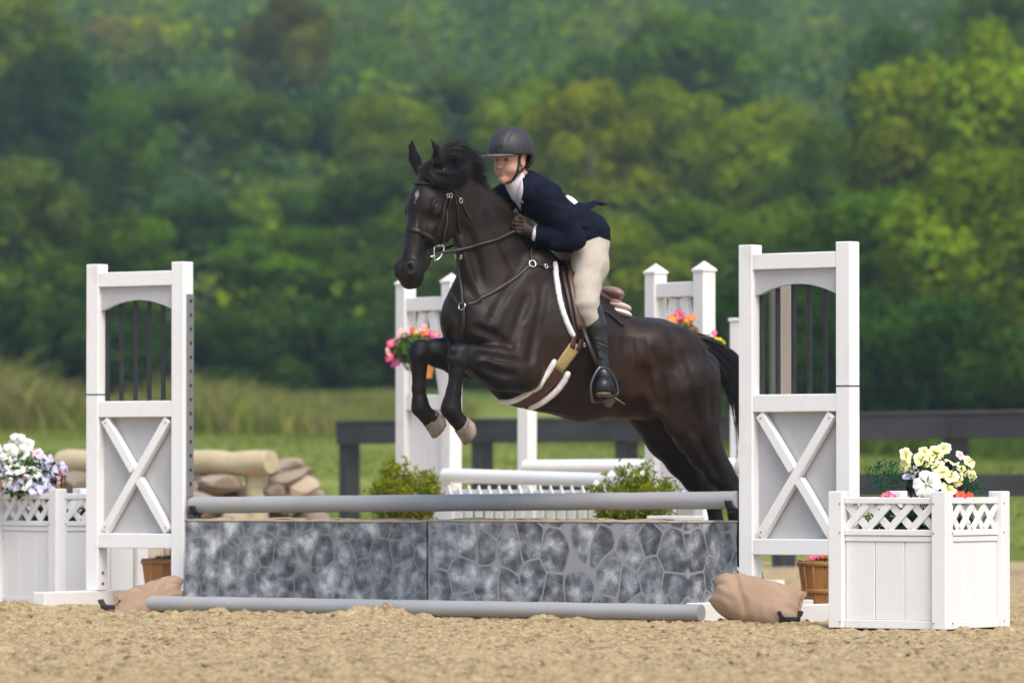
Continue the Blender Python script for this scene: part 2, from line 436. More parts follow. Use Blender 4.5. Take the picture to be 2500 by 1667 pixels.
# ------------------------------------------------------------------ meadow and hills
mx = np.concatenate([np.linspace(-1500, -160, 30), np.linspace(-150, 150, 90), np.linspace(160, 1500, 30)])
my = np.concatenate([np.linspace(-400, 36, 12), np.linspace(40, 130, 90), np.linspace(135, 420, 60), np.linspace(430, 1400, 60)])
XX2, YY2 = np.meshgrid(mx, my); zz2 = hilly(XX2, YY2)
idx = np.arange(XX2.size).reshape(XX2.shape); Q = np.stack([idx[:-1, :-1], idx[:-1, 1:], idx[1:, 1:], idx[1:, :-1]], -1).reshape(-1, 4)
M_meadow = mat('meadow_ground', (.125, .17, .025), .9, var=.3, vscale=.35, col2=(.17, .19, .04), detail=6, spec=.1)
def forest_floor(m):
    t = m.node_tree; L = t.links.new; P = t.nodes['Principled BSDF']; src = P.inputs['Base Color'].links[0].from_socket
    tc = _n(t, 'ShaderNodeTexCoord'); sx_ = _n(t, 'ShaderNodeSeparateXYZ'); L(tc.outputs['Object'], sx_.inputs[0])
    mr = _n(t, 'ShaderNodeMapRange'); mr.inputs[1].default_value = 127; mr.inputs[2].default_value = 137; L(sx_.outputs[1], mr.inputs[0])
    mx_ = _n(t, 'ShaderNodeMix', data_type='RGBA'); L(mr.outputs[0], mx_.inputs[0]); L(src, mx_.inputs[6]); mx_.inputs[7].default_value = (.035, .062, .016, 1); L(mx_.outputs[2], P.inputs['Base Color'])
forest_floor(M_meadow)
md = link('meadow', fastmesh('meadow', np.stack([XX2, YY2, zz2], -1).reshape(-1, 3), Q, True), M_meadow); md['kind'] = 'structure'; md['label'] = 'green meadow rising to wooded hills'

# ------------------------------------------------------------------ leaves
def leaf_mat(name, base=(1, 1, 1), tr=.38):
    m = bpy.data.materials.new(name); m.use_nodes = True; t = m.node_tree; L = t.links.new; t.nodes.clear()
    oi = _n(t, 'ShaderNodeObjectInfo'); at_ = _n(t, 'ShaderNodeAttribute', attribute_name='tint')
    mu = _n(t, 'ShaderNodeMix', data_type='RGBA', blend_type='MULTIPLY'); mu.inputs[0].default_value = 1; L(oi.outputs['Color'], mu.inputs[6]); L(at_.outputs['Color'], mu.inputs[7])
    d = _n(t, 'ShaderNodeBsdfDiffuse'); tl = _n(t, 'ShaderNodeBsdfTranslucent'); mx = _n(t, 'ShaderNodeMixShader'); mx.inputs[0].default_value = tr
    L(mu.outputs[2], d.inputs[0]); L(mu.outputs[2], tl.inputs[0]); L(d.outputs[0], mx.inputs[1]); L(tl.outputs[0], mx.inputs[2])
    o = _n(t, 'ShaderNodeOutputMaterial'); L(mx.outputs[0], o.inputs[0]); return m
M_leaf = leaf_mat('leaf'); M_bark = mat('bark', (.09, .07, .05), .95, var=.3, vscale=4, bump=.8, bscale=14, stretch=(1, 1, .2))
def leaf_cloud(P, N, size, rng, aspect=.6):
    """one folded leaf clump quad per point"""
    n = len(P); r = rng.normal(size=(n, 3)); T = np.cross(N, r); T /= np.linalg.norm(T, axis=1, keepdims=True) + 1e-9; B = np.cross(N, T)
    s_ = (size * rng.uniform(.55, 1.4, n))[:, None]
    return np.stack([P - T * s_, P - B * s_ * aspect + N * s_ * .15, P + T * s_, P + B * s_ * aspect + N * s_ * .15], 1).reshape(-1, 3)
def crown(seed, nl, rad, n_leaf, size, lobe=(.22, .4), flat=1.):
    """crown of radius rad (m), centre at origin: lobes with leaves on and in them"""
    rng = np.random.RandomState(seed); Cn = []; Rl = []
    while len(Cn) < nl:
        p = rng.uniform(-1, 1, 3); d = np.linalg.norm(p)
        if d > 1 or d < .3: continue
        l = rng.uniform(*lobe); Cn.append(p * (1 - l * .75)); Rl.append(l)
    Cn = np.array(Cn); Rl = np.array(Rl); w = Rl ** 2; k = rng.choice(nl, n_leaf, p=w / w.sum())
    D = rng.normal(size=(n_leaf, 3)); D /= np.linalg.norm(D, axis=1, keepdims=True); D[:, 2] = np.where(rng.rand(n_leaf) < .3, np.abs(D[:, 2]), D[:, 2])
    P = Cn[k] + D * (Rl[k] * rng.uniform(.72, 1.12, n_leaf))[:, None]
    dd = np.linalg.norm(P[:, None] - Cn[None], axis=2) / Rl[None]; keep = (dd < .68).sum(1) == 0
    P = P[keep]; D = D[keep]; k = k[keep]
    N = D + rng.normal(0, .38, D.shape) + np.array([0, 0, .2]); N /= np.linalg.norm(N, axis=1, keepdims=True)
    P = P * np.array([1, 1, flat]) * rad
    V = leaf_cloud(P, N, size, rng); lt = rng.uniform(.6, 1.45, nl)[k] * rng.uniform(.7, 1.3, len(P))
    C = np.ones((len(P), 3)) * lt[:, None]; C[:, 0] *= rng.uniform(.85, 1.25, len(P)); C = np.repeat(C, 4, 0)
    me = fastmesh('crown', V, np.arange(len(V)).reshape(-1, 4)); color_attr(me, C); me.materials.append(M_leaf); return me, Cn * rad * np.array([1, 1, flat])
def trunk_mesh(seed, h0, rad, lobes, flat_c):
    rng = np.random.RandomState(seed); b = MB(); top = np.array([0, 0, h0])
    b.tube([(0, 0, -.6), (0, 0, 0), (.05, .03, h0 * .5), (0, .05, h0 + rad * .2), (.05, 0, h0 + rad)], [.42, .32, .25, .18, .06], 8)
    for i in rng.choice(len(lobes), min(8, len(lobes)), False):
        p = lobes[i] + np.array([0, 0, flat_c]); s = np.array([0, 0, h0 * rng.uniform(.6, 1.1)]); b.tube([s, (s + p) / 2 + np.array([0, 0, -.25]), p], [.12, .08, .03], 6)
    return mesh('trunk', b.v, b.f, True)
PROTO = []
for i, (nl, fl_, lb) in enumerate(((38, .92, (.2, .36)), (30, 1.12, (.22, .4)), (52, .8, (.15, .3)), (26, 1.25, (.24, .42)), (44, 1.0, (.16, .34)))):
    cm, lob = crown(100 + i, nl, 4.2, 15000, .165, lb, fl_)
    cz = 4.2 * fl_ + 1.3
    for v_ in (cm,):
        co = np.empty(len(v_.vertices) * 3, np.float32); v_.vertices.foreach_get('co', co); co = co.reshape(-1, 3); co[:, 2] += cz; v_.vertices.foreach_set('co', co.ravel()); v_.update()
    PROTO.append((cm, trunk_mesh(200 + i, 1.6, 4.2 * fl_, lob, cz), 8.4, 4.2 * 2 * fl_ * .97 + 1.3))
M_barkobj = M_bark
for p_ in PROTO: p_[1].materials.append(M_bark)
GREEN = {'dark': (.034, .078, .011), 'mid': (.076, .145, .009), 'yellow': (.158, .215, .006), 'light': (.138, .210, .010), 'olive': (.115, .120, .012), 'pale': (.095, .155, .026),
         'grey': (.085, .120, .045), 'gold': (.27, .24, .028), 'blue': (.062, .120, .042)}
rng = np.random.RandomState(5)
def tree(px, top, wpx, Y, col, label, group='trees of the wooded bank', name='tree', k=None, low=0., cat='tree'):
    k = rng.randint(len(PROTO)) if k is None else k
    cm, tm, W0, H0 = PROTO[k]; x = xat(px, Y); zg = float(hilly(x, Y)) - .05 - low
    h = at(px, top, Y)[2] - zg; w = wpx / (F / Y)
    o = thing(name, label, cat, (x, Y, zg), rng.uniform(0, 6.28), group); o.scale = (w / W0, w / W0 * rng.uniform(.9, 1.15), h / H0)
    c = link('crown', cm, None, o); j = rng.uniform(.85, 1.15); g_ = GREEN[col]; c.color = (g_[0] * j * rng.uniform(.92, 1.1), g_[1] * j, g_[2] * j, 1)
    link('trunk', tm, None, o); return o
FARG = 'separate trees on the hillside'
for a in ((330, 50, 324, 330, 'gold', 'yellowing round tree on the hillside above the left jump standard'),
          (690, -40, 259, 275, 'olive', 'tall olive brown tree on the hillside left of the horse\'s ears'),
          (985, 80, 356, 374, 'grey', 'round grey green tree on the hillside above the horse\'s head'),
          (1700, 10, 486, 252, 'mid', 'large broad oak on the slope above the gap between rider and right standard'),
          (1480, 130, 302, 264, 'mid', 'smaller tree at the left foot of the large broad oak'),
          (2190, 20, 248, 208, 'dark', 'dark round tree at upper right above the right standard'),
          (2440, -70, 367, 220, 'mid', 'green tree filling the top right corner'),
          (40, -60, 356, 241, 'light', 'light green tree filling the top left corner'),
          (560, 110, 280, 362, 'blue', 'blue green tree on the hillside between the yellowing and the olive tree'),
          (1180, 60, 302, 417, 'blue', 'blue green hillside tree straight above the rider\'s helmet'),
          (1960, 130, 280, 385, 'blue', 'blue green hillside tree between the oak and the dark round tree'),
          (1330, 150, 248, 285, 'pale', 'pale green hillside tree above and right of the helmet')):
    tree(*a, group=FARG)
for a in ((110, 125, 390, 228, 'dark', 'tall dark tree at the left edge'), (300, 215, 287, 215, 'mid', 'green tree right beside the tall dark tree at the left edge'),
          (470, 190, 368, 250, 'mid', 'broad green tree above the left jump standard'), (630, 235, 310, 228, 'mid', 'green tree midway between the left standard and the horse\'s head'),
          (780, 225, 345, 243, 'dark', 'dark green tree left of the horse\'s ears'), (960, 230, 333, 215, 'light', 'light green tree crowning just above the horse\'s ears'),
          (1130, 190, 345, 240, 'mid', 'green tree directly behind the rider\'s helmet'), (1290, 205, 322, 209, 'light', 'light green tree just right of the rider\'s helmet'),
          (1440, 175, 356, 194, 'yellow', 'yellow green tree above the rider\'s back'), (1640, 210, 379, 197, 'yellow', 'yellow green tree below the large oak'),
          (1850, 250, 379, 191, 'yellow', 'yellow green tree above the right jump standard'), (2010, 310, 322, 179, 'mid', 'green tree right above the right standard\'s outer post'),
          (2230, 95, 529, 158, 'light', 'big light green tree behind the right planter'), (2455, 70, 494, 148, 'light', 'big light green tree at the right edge')):
    tree(*a)
LOWG = 'lower trees along the meadow edge'
for a in ((60, 395, 390, 162, 'pale', 'pale green low tree at the left edge below the dark tree'), (320, 540, 390, 155, 'mid', 'low green tree just behind the left jump standard'),
          (500, 470, 368, 173, 'dark', 'dark low tree above the left standard\'s right post'), (690, 560, 459, 154, 'mid', 'low green tree between the left standard and the horse\'s muzzle'),
          (880, 420, 413, 168, 'dark', 'dark low tree behind the horse\'s face'), (1090, 500, 459, 157, 'mid', 'low green tree hidden behind the horse\'s neck'),
          (1300, 450, 413, 162, 'mid', 'low green tree behind the rider\'s chest'), (1490, 540, 436, 153, 'light', 'low light green tree behind the rider\'s seat'),
          (1690, 480, 459, 157, 'mid', 'low green tree behind the right background standard'), (1890, 500, 436, 146, 'mid', 'low green tree behind the right jump standard'),
          (2130, 420, 552, 126, 'mid', 'low green tree right of the right jump standard'), (2390, 380, 552, 121, 'light', 'low light green tree above the right planter'),
          (190, 470, 379, 168, 'dark', 'dark low tree left of the left jump standard')):
    tree(*a, group=LOWG)
HEDG = 'dark bushes along the foot of the trees'
where = ('at the left edge', 'left of the left standard', 'behind the left standard\'s left post', 'behind the left standard\'s bars', 'right of the left standard', 'left of the horse\'s forelegs', 'under the horse\'s muzzle',
         'behind the horse\'s chest', 'behind the horse\'s saddle', 'behind the rider\'s boot', 'behind the horse\'s croup', 'behind the horse\'s tail', 'behind the right standard', 'right of the right standard', 'above the yellow flowers', 'at the right edge')
for i, wh in enumerate(where):
    px = -20 + i * 168; Yb = 136 if i < 11 else 104
    tree(px + rng.uniform(-20, 20), rng.uniform(690, 800), rng.uniform(320, 440), Yb + rng.uniform(-2, 2), 'dark', 'dense dark bush ' + wh + ', at the foot of the trees', HEDG, 'bush', low=1.2, cat='bush')
# far woodland as one mass
def woods():
    rng = np.random.RandomState(8); P = []; N = []; C = []; S_ = []; cols = [np.array(GREEN[c]) for c in ('mid', 'blue', 'dark', 'pale', 'light', 'grey', 'yellow')]
    hazed_cols = [np.array(c) for c in ((.070, .115, .060), (.060, .105, .070), (.085, .120, .060), (.11, .145, .06), (.055, .085, .055))]  # paler, bluer leaf colours: distance haze put into the far woodland's tint
    for (cnt, y0, y1, r0, r1, m0, lf, hz_, k0, k1) in ((520, 150, 262, 1.0, 2.0, 170, .19, .6, 0, .115), (330, 262, 440, 2.2, 3.8, 330, .28, .5, 0, .115), (160, 440, 640, 4.0, 7.0, 400, .45, .8, 0, .115), (640, 640, 1280, 6.5, 13., 380, .8, 1., 0, .115),
            (210, 132, 300, 2.6, 4.6, 330, .26, .9, .118, .30), (150, 300, 640, 4., 7., 260, .5, .9, .115, .30), (240, 640, 1280, 10., 18., 170, 1.4, 1., .115, .30)):
        for i in range(cnt):
            Y = rng.uniform(y0, y1); x = rng.uniform(k0, k1) * rng.choice([-1, 1]) * Y; r = rng.uniform(r0, r1); zg = float(hilly(x, Y))
            d = rng.normal(size=(m0, 3)); d /= np.linalg.norm(d, axis=1, keepdims=True); d = d[(d[:, 1] < .35)]; m = len(d)
            p = d * (r * (1 + .42 * noise3(d, 3.0, i)) * rng.uniform(.85, 1.08, m))[:, None] * np.array([1.1, 1.1, .95]) + np.array([x, Y, zg + r * .7 * hz_])
            nn = d + rng.normal(0, .3, d.shape); nn /= np.linalg.norm(nn, axis=1, keepdims=True)
            P.append(p); N.append(nn); S_.append(np.full(m, lf * (r / r1) ** .5)); C.append((cols[rng.randint(7)] * rng.uniform(.6, 1.3) if y0 < 600 else hazed_cols[rng.randint(5)] * rng.uniform(.7, 1.5)) * (rng.uniform(.75, 1.25, m))[:, None])
    P = np.concatenate(P); N = np.concatenate(N); C = np.concatenate(C); S_ = np.concatenate(S_)
    V = leaf_cloud(P, N, S_, rng, .7); me = fastmesh('woodland', V, np.arange(len(V)).reshape(-1, 4)); color_attr(me, np.repeat(C, 4, 0)); me.materials.append(M_leaf)
    o = link('distant_woodland', me); o.color = (1, 1, 1, 1); o['kind'] = 'stuff'; o['label'] = 'hazy wooded hillside filling the background'; o['category'] = 'woodland'
woods()
# meadow grass: short sward and the tall seeding grass by the wood
def blades(name, n, region, h, w, cols, label, seed, lean=.35, taper=None):
    rng = np.random.RandomState(seed); u = rng.rand(n)
    Y = region[0] + (region[1] - region[0]) * u ** .8; px = rng.uniform(region[2], region[3], n); X = (px - 1250) / F * Y; zg = hilly(X, Y)
    hh = h * rng.uniform(.5, 1.25, n) * (.75 + .5 * noise3(np.stack([X, Y, X * 0], 1), .5, 3)) * (1 if taper is None else np.interp(px, [0, 250, 500, 1000], taper) * (.85 + .5 * noise3(np.stack([X, Y, X * 0], 1), 1.1, 6))); a = rng.uniform(0, 6.28, n); ww = w * rng.uniform(.6, 1.4, n)
    base = np.stack([X, Y, zg - .03], 1); s_ = np.stack([np.cos(a), np.sin(a), a * 0], 1) * ww[:, None]; ln = rng.normal(0, lean, (n, 2)) * hh[:, None]
    mid = base + np.stack([ln[:, 0] * .35, ln[:, 1] * .35, hh * .6], 1); tip = base + np.stack([ln[:, 0], ln[:, 1], hh], 1)
    V = np.stack([base - s_, base + s_, mid + s_ * .7, mid - s_ * .7, tip + s_ * .15, tip - s_ * .15], 1).reshape(-1, 3); i6 = np.arange(n)[:, None] * 6
    Q = np.concatenate([i6 + np.array([0, 1, 2, 3]), i6 + np.array([3, 2, 4, 5])]); me = fastmesh(name, V, Q)
    c = np.array(cols)[rng.randint(len(cols), size=n)] * rng.uniform(.75, 1.25, (n, 1)); color_attr(me, np.repeat(c, 6, 0)); me.materials.append(M_leaf)
    o = link(name, me); o.color = (1, 1, 1, 1); o['kind'] = 'stuff'; o['label'] = label; o['category'] = 'grass'
blades('meadow_grass', 90000, (44.5, 125, -900, 3400), .09, .014, [(.15, .19, .03), (.18, .21, .04), (.13, .175, .025)], 'short bright green grass beyond the arena fence', 31)
blades('tall_grass', 46000, (104, 126, -500, 1150), 1.2, .03, [(.26, .24, .07), (.18, .24, .035), (.32, .25, .11), (.15, .21, .03)], 'tall seeding meadow grass in front of the trees at left', 32, .45, (1.25, .75, .95, .5))
blades('tall_grass', 7000, (92, 102, 1500, 2600), .7, .05, [(.10, .15, .025), (.08, .13, .02)], 'rough grass along the bushes at right', 33, .3)
# ================================================================== horse frame
HY = 27.25
HYAW = R(208)
HO = np.array([xat(1400, HY), HY, 0.])
HA = np.array([math.cos(HYAW), math.sin(HYAW), 0]); HL = np.array([-math.sin(HYAW), math.cos(HYAW), 0])
S = F / HY                                # pixels per metre at the horse
def to_h(P): q = np.asarray(P, float) - HO; return np.array([q @ HA, q @ HL, q[2]])
def H(px, py, w=0.):
    d = ray(px, py); t = (w - (CAMP - HO) @ HL) / (d @ HL); return to_h(CAMP + d * t)
CAMH = to_h(CAMP)
def hit_ray(px, py, fld, t0=25.8, t1=28.9, n=1400, off=0.):
    d = ray(px, py); dh = np.array([d @ HA, d @ HL, d[2]]); t = np.linspace(t0, t1, n)
    P = CAMH + t[:, None] * dh; v = fld.val(P) - off
    i = np.argmax(v < 0)
    return P[i] if v[i] < 0 else None
def hthing(name, label, cat, base):
    b = np.array(base, float); wpos = HO + HA * b[0] + HL * b[1] + np.array([0, 0, b[2]])
    o = thing(name, label, cat, tuple(wpos), HYAW); o['_b'] = list(map(float, b)); return o
def hpart(name, me, m, parent, root=None):
    root = root or parent
    o = link(name, me, m, parent)
    if root is parent: o.location = tuple(-np.array(root['_b']))
    return o

M_eye = mat('dark_eye', (.006, .004, .003), .04, spec=.9, coat=1.)
M_coat = mat('horse_coat', (0, 0, 0), .40, attr='tint', var=.35, vscale=7, bump=.07, bscale=190, spec=.18, stretch=(1, 1, .3))
def coat_gloss(m):
    t = m.node_tree; P = t.nodes['Principled BSDF']; tc = _n(t, 'ShaderNodeTexCoord'); nz = _n(t, 'ShaderNodeTexNoise'); nz.inputs['Scale'].default_value = 11; nz.inputs['Detail'].default_value = 6; t.links.new(tc.outputs['Object'], nz.inputs['Vector'])
    mr = _n(t, 'ShaderNodeMapRange'); mr.inputs[1].default_value = .3; mr.inputs[2].default_value = .7; mr.inputs[3].default_value = .38; mr.inputs[4].default_value = .60; t.links.new(nz.outputs['Fac'], mr.inputs[0]); t.links.new(mr.outputs[0], P.inputs['Roughness'])
coat_gloss(M_coat)
M_hair = mat('horse_hair', (.007, .006, .006), .5, obj_var=0, var=.3, vscale=30, spec=.35)
M_hoof = mat('hoof_horn', (.17, .135, .10), .65, var=.3, vscale=26, col2=(.23, .19, .15), bump=.2, bscale=70, stretch=(1, 1, .3))

# ------------------------------------------------------------------ horse body as one implicit surface
def hp(px, py, w, r): return (H(px, py, w), r / S)
hf = Field((-1.62, -.46, -.02), (1.42, .50, 2.46), .0105)
# barrel and quarters
hf.chain([hp(1168, 742, 0, 80), hp(1245, 775, 0, 122), hp(1335, 828, 0, 172)], .06, .66)
hf.chain([hp(1335, 828, 0, 174), hp(1430, 881, 0, 143), hp(1525, 899, 0, 117)], .06, .76)
hf.chain([hp(1525, 899, 0, 117), hp(1600, 902, 0, 118), hp(1662, 925, 0, 96)], .06, .86)
hf.rc(H(1318, 622, 0), H(1405, 712, 0), 26 / S, 24 / S, .07, .8)          # withers
hf.rc(H(1510, 790, 0), H(1600, 806, 0), 12 / S, 18 / S, .05, 1.6)         # loin
# neck
hf.chain([hp(1222, 705, 0, 116), hp(1204, 622, 0, 86), hp(1166, 546, .012, 67), hp(1116, 482, .035, 55), hp(1072, 444, .05, 42)], .06, .6)
hf.rc(H(1185, 480, .02), H(1290, 590, 0), 16 / S, 20 / S, .06, .8)         # crest
hf.rc(H(1128, 590, .055), H(1150, 690, .075), 18 / S, 24 / S, .03, .8)      # jugular muscle
hf.rc(H(1180, 560, .075), H(1215, 690, .10), 30 / S, 50 / S, .05, .5)
for s in (1, -1):
    # shoulder, upper arm, breast
    dx = 0 if s > 0 else -78                                              # the far side sits further left in the picture
    def q(px, py, w): return H(px + dx * (w / .19), py, s * w)
    hf.rc(q(1208, 792, .155), q(1318, 660, .105), 62 / S, 48 / S, .05, .55)
    hf.rc(q(1195, 800, .17), q(1270, 868, .20), 44 / S, 50 / S, .03, .7)
    hf.rc(q(1268, 815, .185), q(1282, 905, .205), 56 / S, 46 / S, .035, .55)
    hf.el(q(1155, 775, .095), (.085, .07, .13), None, .07)
    hf.el(q(1318, 800, .17), (.13, .07, .2), None, .05)
    # hip, croup, thigh
    hf.el(q(1595, 855, .155), (.18, .12, .14), None, .09)
    hf.el(q(1662, 880, .155), (.15, .12, .17), None, .05)
    hf.el(q(1560, 868, .2), (.05, .05, .07), None, .06)
hf.rc(H(1170, 855, 0), H(1250, 925, 0), 62 / S, 58 / S, .06, .9)            # brisket
trunk_f = Field((-1.62, -.46, -.02), (1.42, .50, 2.46), .0105); trunk_f.d = hf.d.copy()
def leg(pts, k=.02, sq=1.): hf.chain([hp(*p) for p in pts], k, sq)
# near fore
leg([(1272, 900, .205, 58), (1224, 900, .215, 52), (1188, 888, .215, 40), (1157, 872, .215, 27), (1126, 866, .215, 25)], .03, .82)
hf.rc(H(1262, 872, .235), H(1180, 866, .235), 28 / S, 16 / S, .02)
hf.rc(H(1268, 925, .235), H(1190, 912, .235), 26 / S, 12 / S, .015)
hf.el(H(1119, 866, .215), (.055, .05, .058), None, .02); hf.el(H(1112, 876, .222), (.04, .045, .045), None, .015)
hf.rc(H(1146, 872, .215), H(1139, 893, .215), 13 / S, 11 / S, .02)
for (a, b_, r0_, r1_, o_, k_) in (((1255, 885, .262), (1175, 868, .248), 13, 7, 'u', .012), ((1250, 912, .262), (1185, 894, .248), 14, 8, 'u', .012), ((1250, 898, .275), (1178, 880, .252), 5, 4, 's', .02), ((1240, 866, .262), (1180, 858, .245), 4, 3, 's', .018),
        ((1106, 856, .24), (1106, 856, .24), 10, 10, 'u', .012), ((1122, 882, .245), (1122, 882, .245), 11, 11, 'u', .012), ((1132, 852, .24), (1136, 862, .24), 9, 8, 'u', .012), ((1098, 874, .235), (1104, 888, .235), 9, 7, 'u', .012), ((1118, 905, .235), (1110, 975, .232), 3.5, 3.5, 's', .012), ((1112, 868, .25), (1128, 872, .25), 3, 3, 's', .012)):
    hf.rc(H(*a), H(*b_) + 1e-4, r0_ / S, r1_ / S, k_, op=o_)
leg([(1120, 880, .215, 24), (1114, 905, .215, 18), (1106, 955, .215, 15.5), (1100, 984, .215, 18), (1098, 1000, .215, 21)], .02)
leg([(1120, 900, .215, 12), (1116, 960, .215, 9), (1114, 998, .215, 13)], .015)
leg([(1098, 1000, .215, 21), (1113, 1022, .215, 18), (1130, 1038, .215, 23)], .015)
# far fore
FW = -.13
leg([(1185, 880, FW, 56), (1120, 872, FW, 44), (1070, 862, FW, 32), (1036, 856, FW, 25)], .03, .85)
hf.el(H(1024, 856, FW), (.054, .048, .058), None, .02); hf.el(H(1018, 868, FW), (.04, .045, .045), None, .015)
leg([(1024, 872, FW, 23), (1022, 898, FW, 16.5), (1021, 950, FW, 14), (1024, 980, FW, 17), (1025, 996, FW, 20)], .02)
leg([(1030, 896, FW, 11), (1030, 955, FW, 8.5), (1038, 994, FW, 12)], .015)
leg([(1025, 996, FW, 20), (1040, 1012, FW, 19), (1052, 1022, FW, 24)], .015)
# near hind
leg([(1672, 945, .17, 92), (1698, 1050, .175, 60), (1723, 1105, .17, 42), (1750, 1150, .165, 31), (1782, 1192, .16, 26)], .035, .8)
hf.rc(H(1612, 925, .20), H(1655, 1035, .205), 42 / S, 36 / S, .035, .7)       # quadriceps to stifle
hf.rc(H(1715, 900, .14), H(1726, 1010, .16), 44 / S, 36 / S, .03, .9)         # hamstring
hf.rc(H(1745, 1085, .165), H(1796, 1182, .16), 14 / S, 12 / S, .03)            # achilles
hf.el(H(1786, 1196, .16), (.05, .045, .06), None, .02)
leg([(1788, 1205, .16, 23), (1796, 1260, .16, 17), (1806, 1330, .16, 16), (1812, 1362, .16, 21), (1830, 1388, .16, 17), (1842, 1402, .16, 21)], .02)
# far hind
leg([(1600, 985, -.14, 86), (1632, 1062, -.15, 60), (1670, 1122, -.15, 45), (1702, 1168, -.15, 35), (1736, 1204, -.15, 28)], .035, .85)
hf.rc(H(1700, 1120, -.15), H(1752, 1195, -.15), 16 / S, 12 / S, .03)
hf.el(H(1740, 1208, -.15), (.05, .045, .06), None, .02)
leg([(1740, 1214, -.15, 23), (1748, 1270, -.15, 17), (1758, 1340, -.15, 16), (1764, 1372, -.15, 21), (1782, 1398, -.15, 17), (1794, 1412, -.15, 21)], .02)
# flank fold and girth line
hf.rc(H(1558, 905, .19), H(1600, 1000, .2), 16 / S, 13 / S, .02)
hf.rc(H(1578, 910, .235), H(1592, 985, .235), 5 / S, 5 / S, .05, op='s')
hf.rc(H(1680, 832, 0), H(1745, 856, 0), 22 / S, 15 / S, .04)                 # dock

# ------------------------------------------------------------------ head, in its own frame
HREL = R(25); HT = R(20)
hfw = np.array([math.cos(HREL), math.sin(HREL), 0]); hlf = np.array([-math.sin(HREL), math.cos(HREL), 0])
hdn = hfw * math.sin(HT) + np.array([0, 0, -math.cos(HT)]); hnm = hfw * math.cos(HT) + np.array([0, 0, math.sin(HT)])
HM = np.stack([hdn, hlf, hnm], 1)
HP0 = H(1036, 418, .06)
def hd(x, y, z): return HP0 + HM @ np.array([x, y, z])
def hrc(a, b, ra, rb, k=.02, sq=1.): hf.rc(hd(*a), hd(*b), ra, rb, k, sq, hlf)
def hel(c, r, k=.02, op='u', rot=None): hf.el(hd(*c), r, HM if rot is None else HM @ rot, k, op)
hrc((.02, 0, -.085), (.16, 0, -.075), .085, .088, .04, 1.02)
hrc((.14, 0, -.07), (.34, 0, -.062), .082, .063, .04, .98)
hrc((.34, 0, -.062), (.52, 0, -.064), .063, .057, .03, .95)
hrc((.05, 0, -.15), (.20, 0, -.17), .075, .07, .04, .8)
for s in (1, -1):
    hel((.215, s * .052, -.165), (.125, .038, .105), .03)                     # cheek
    hel((.175, s * .084, -.05), (.04, .020, .024), .025)                      # brow
    hel((.20, s * .080, -.062), (.035, .028, .03), .018)                       # eye bulge
    hel((.27, s * .07, -.075), (.10, .012, .014), .02)                        # facial crest
    hel((.525, s * .040, -.048), (.052, .028, .036), .02)                     # nostril flare
    hrc((.29, s * .082, -.045), (.44, s * .066, -.062), .012, .008, .03) if False else None
    hf.rc(hd(.27, s * .096, -.045), hd(.45, s * .074, -.075), .020, .014, .04, op='s')
    hel((.535, 0, -.075), (.068, .056, .062), .03)
hrc((.24, 0, -.20), (.48, 0, -.142), .048, .034, .03, .95)
hel((.555, 0, -.128), (.040, .036, .026), .02)
hel((.590, 0, -.085), (.028, .046, .036), .02)
hf.bx(hd(.575, 0, -.108), (.055, .085, .003), HM, .002, .008, 's')            # mouth
for s in (1, -1):                                                            # ears
    b0 = (-.020, s * .066, -.045); tip = (-.150, s * .058, .085)
    mid = (-.072, s * .082, .005)
    hrc(b0, mid, .033, .036, .02, .8); hrc(mid, (-.118, s * .077, .050), .036, .021, .01, .8); hrc((-.118, s * .077, .050), tip, .021, .003, .008, .8)
    hf.rc(hd(-.050, s * .086, .034), hd(-.124, s * .075, .078), .019, .007, .008, op='s')
EL = (hit_ray(1063, 502, hf) - HP0) @ HM                                       # near eye, where the picture shows it
for s in (1, -1):
    e0 = EL * np.array([1, s if s > 0 else -.86, 1]); up_ = np.array([0, s * .35, .94]); ou = np.array([0, s * .94, -.35])
    pt = [e0 + np.array([x, 0, 0]) + up_ * y_ + ou * o_ for x, y_, o_ in ((-.034, .008, -.008), (-.014, .022, -.004), (.010, .022, -.005), (.034, .006, -.010))]
    for a, c in zip(pt[:-1], pt[1:]):
        if s > 0: hrc(a, c, .007, .007, .022)
def _surf(pxs):
    P = [hit_ray(p[0], p[1], hf) for p in pxs]; P = np.array([p for p in P if p is not None]); P, N = hf.proj(spline(P, 3 * len(P))); return P, N
def groove(pxs, r, depth, k=.03):
    P, N = _surf(pxs); C_ = P + N * (r - depth * .65)
    for a, c in zip(C_[:-1], C_[1:]): hf.rc(a, c, r, r, k, op='s')
def ridge(pxs, r, h, k=.012):
    P, N = _surf(pxs); C_ = P - N * (r - h)
    for a, c in zip(C_[:-1], C_[1:]): hf.rc(a, c, r, r, k)
for g_ in (([(1114, 612), (1123, 650), (1140, 700), (1160, 732)], .02, .007), ([(1275, 645), (1245, 695), (1217, 745), (1197, 785)], .018, .005), ([(1326, 700), (1320, 760), (1304, 830), (1294, 880)], .018, .006),
           ([(1290, 725), (1264, 790), (1248, 838)], .016, .005), ([(1190, 525), (1225, 592), (1250, 650)], .02, .005), ([(1265, 884), (1215, 874), (1168, 864)], .010, .004), ([(1258, 915), (1215, 910), (1182, 894)], .010, .004),
           ([(1640, 825), (1668, 900), (1690, 980), (1712, 1060)], .022, .007), ([(1716, 855), (1736, 930), (1738, 1010)], .018, .005), ([(1600, 860), (1612, 925), (1624, 1000)], .018, .006), ([(1690, 1045), (1728, 1112), (1758, 1165)], .014, .005),
           ([(1096, 505), (1100, 550), (1090, 590)], .012, .004), ([(1034, 525), (1036, 570), (1042, 610)], .014, .004), ([(1160, 800), (1200, 815), (1245, 845)], .014, .005), ([(1140, 560), (1158, 620), (1172, 680)], .016, .004)):
    groove(*g_)
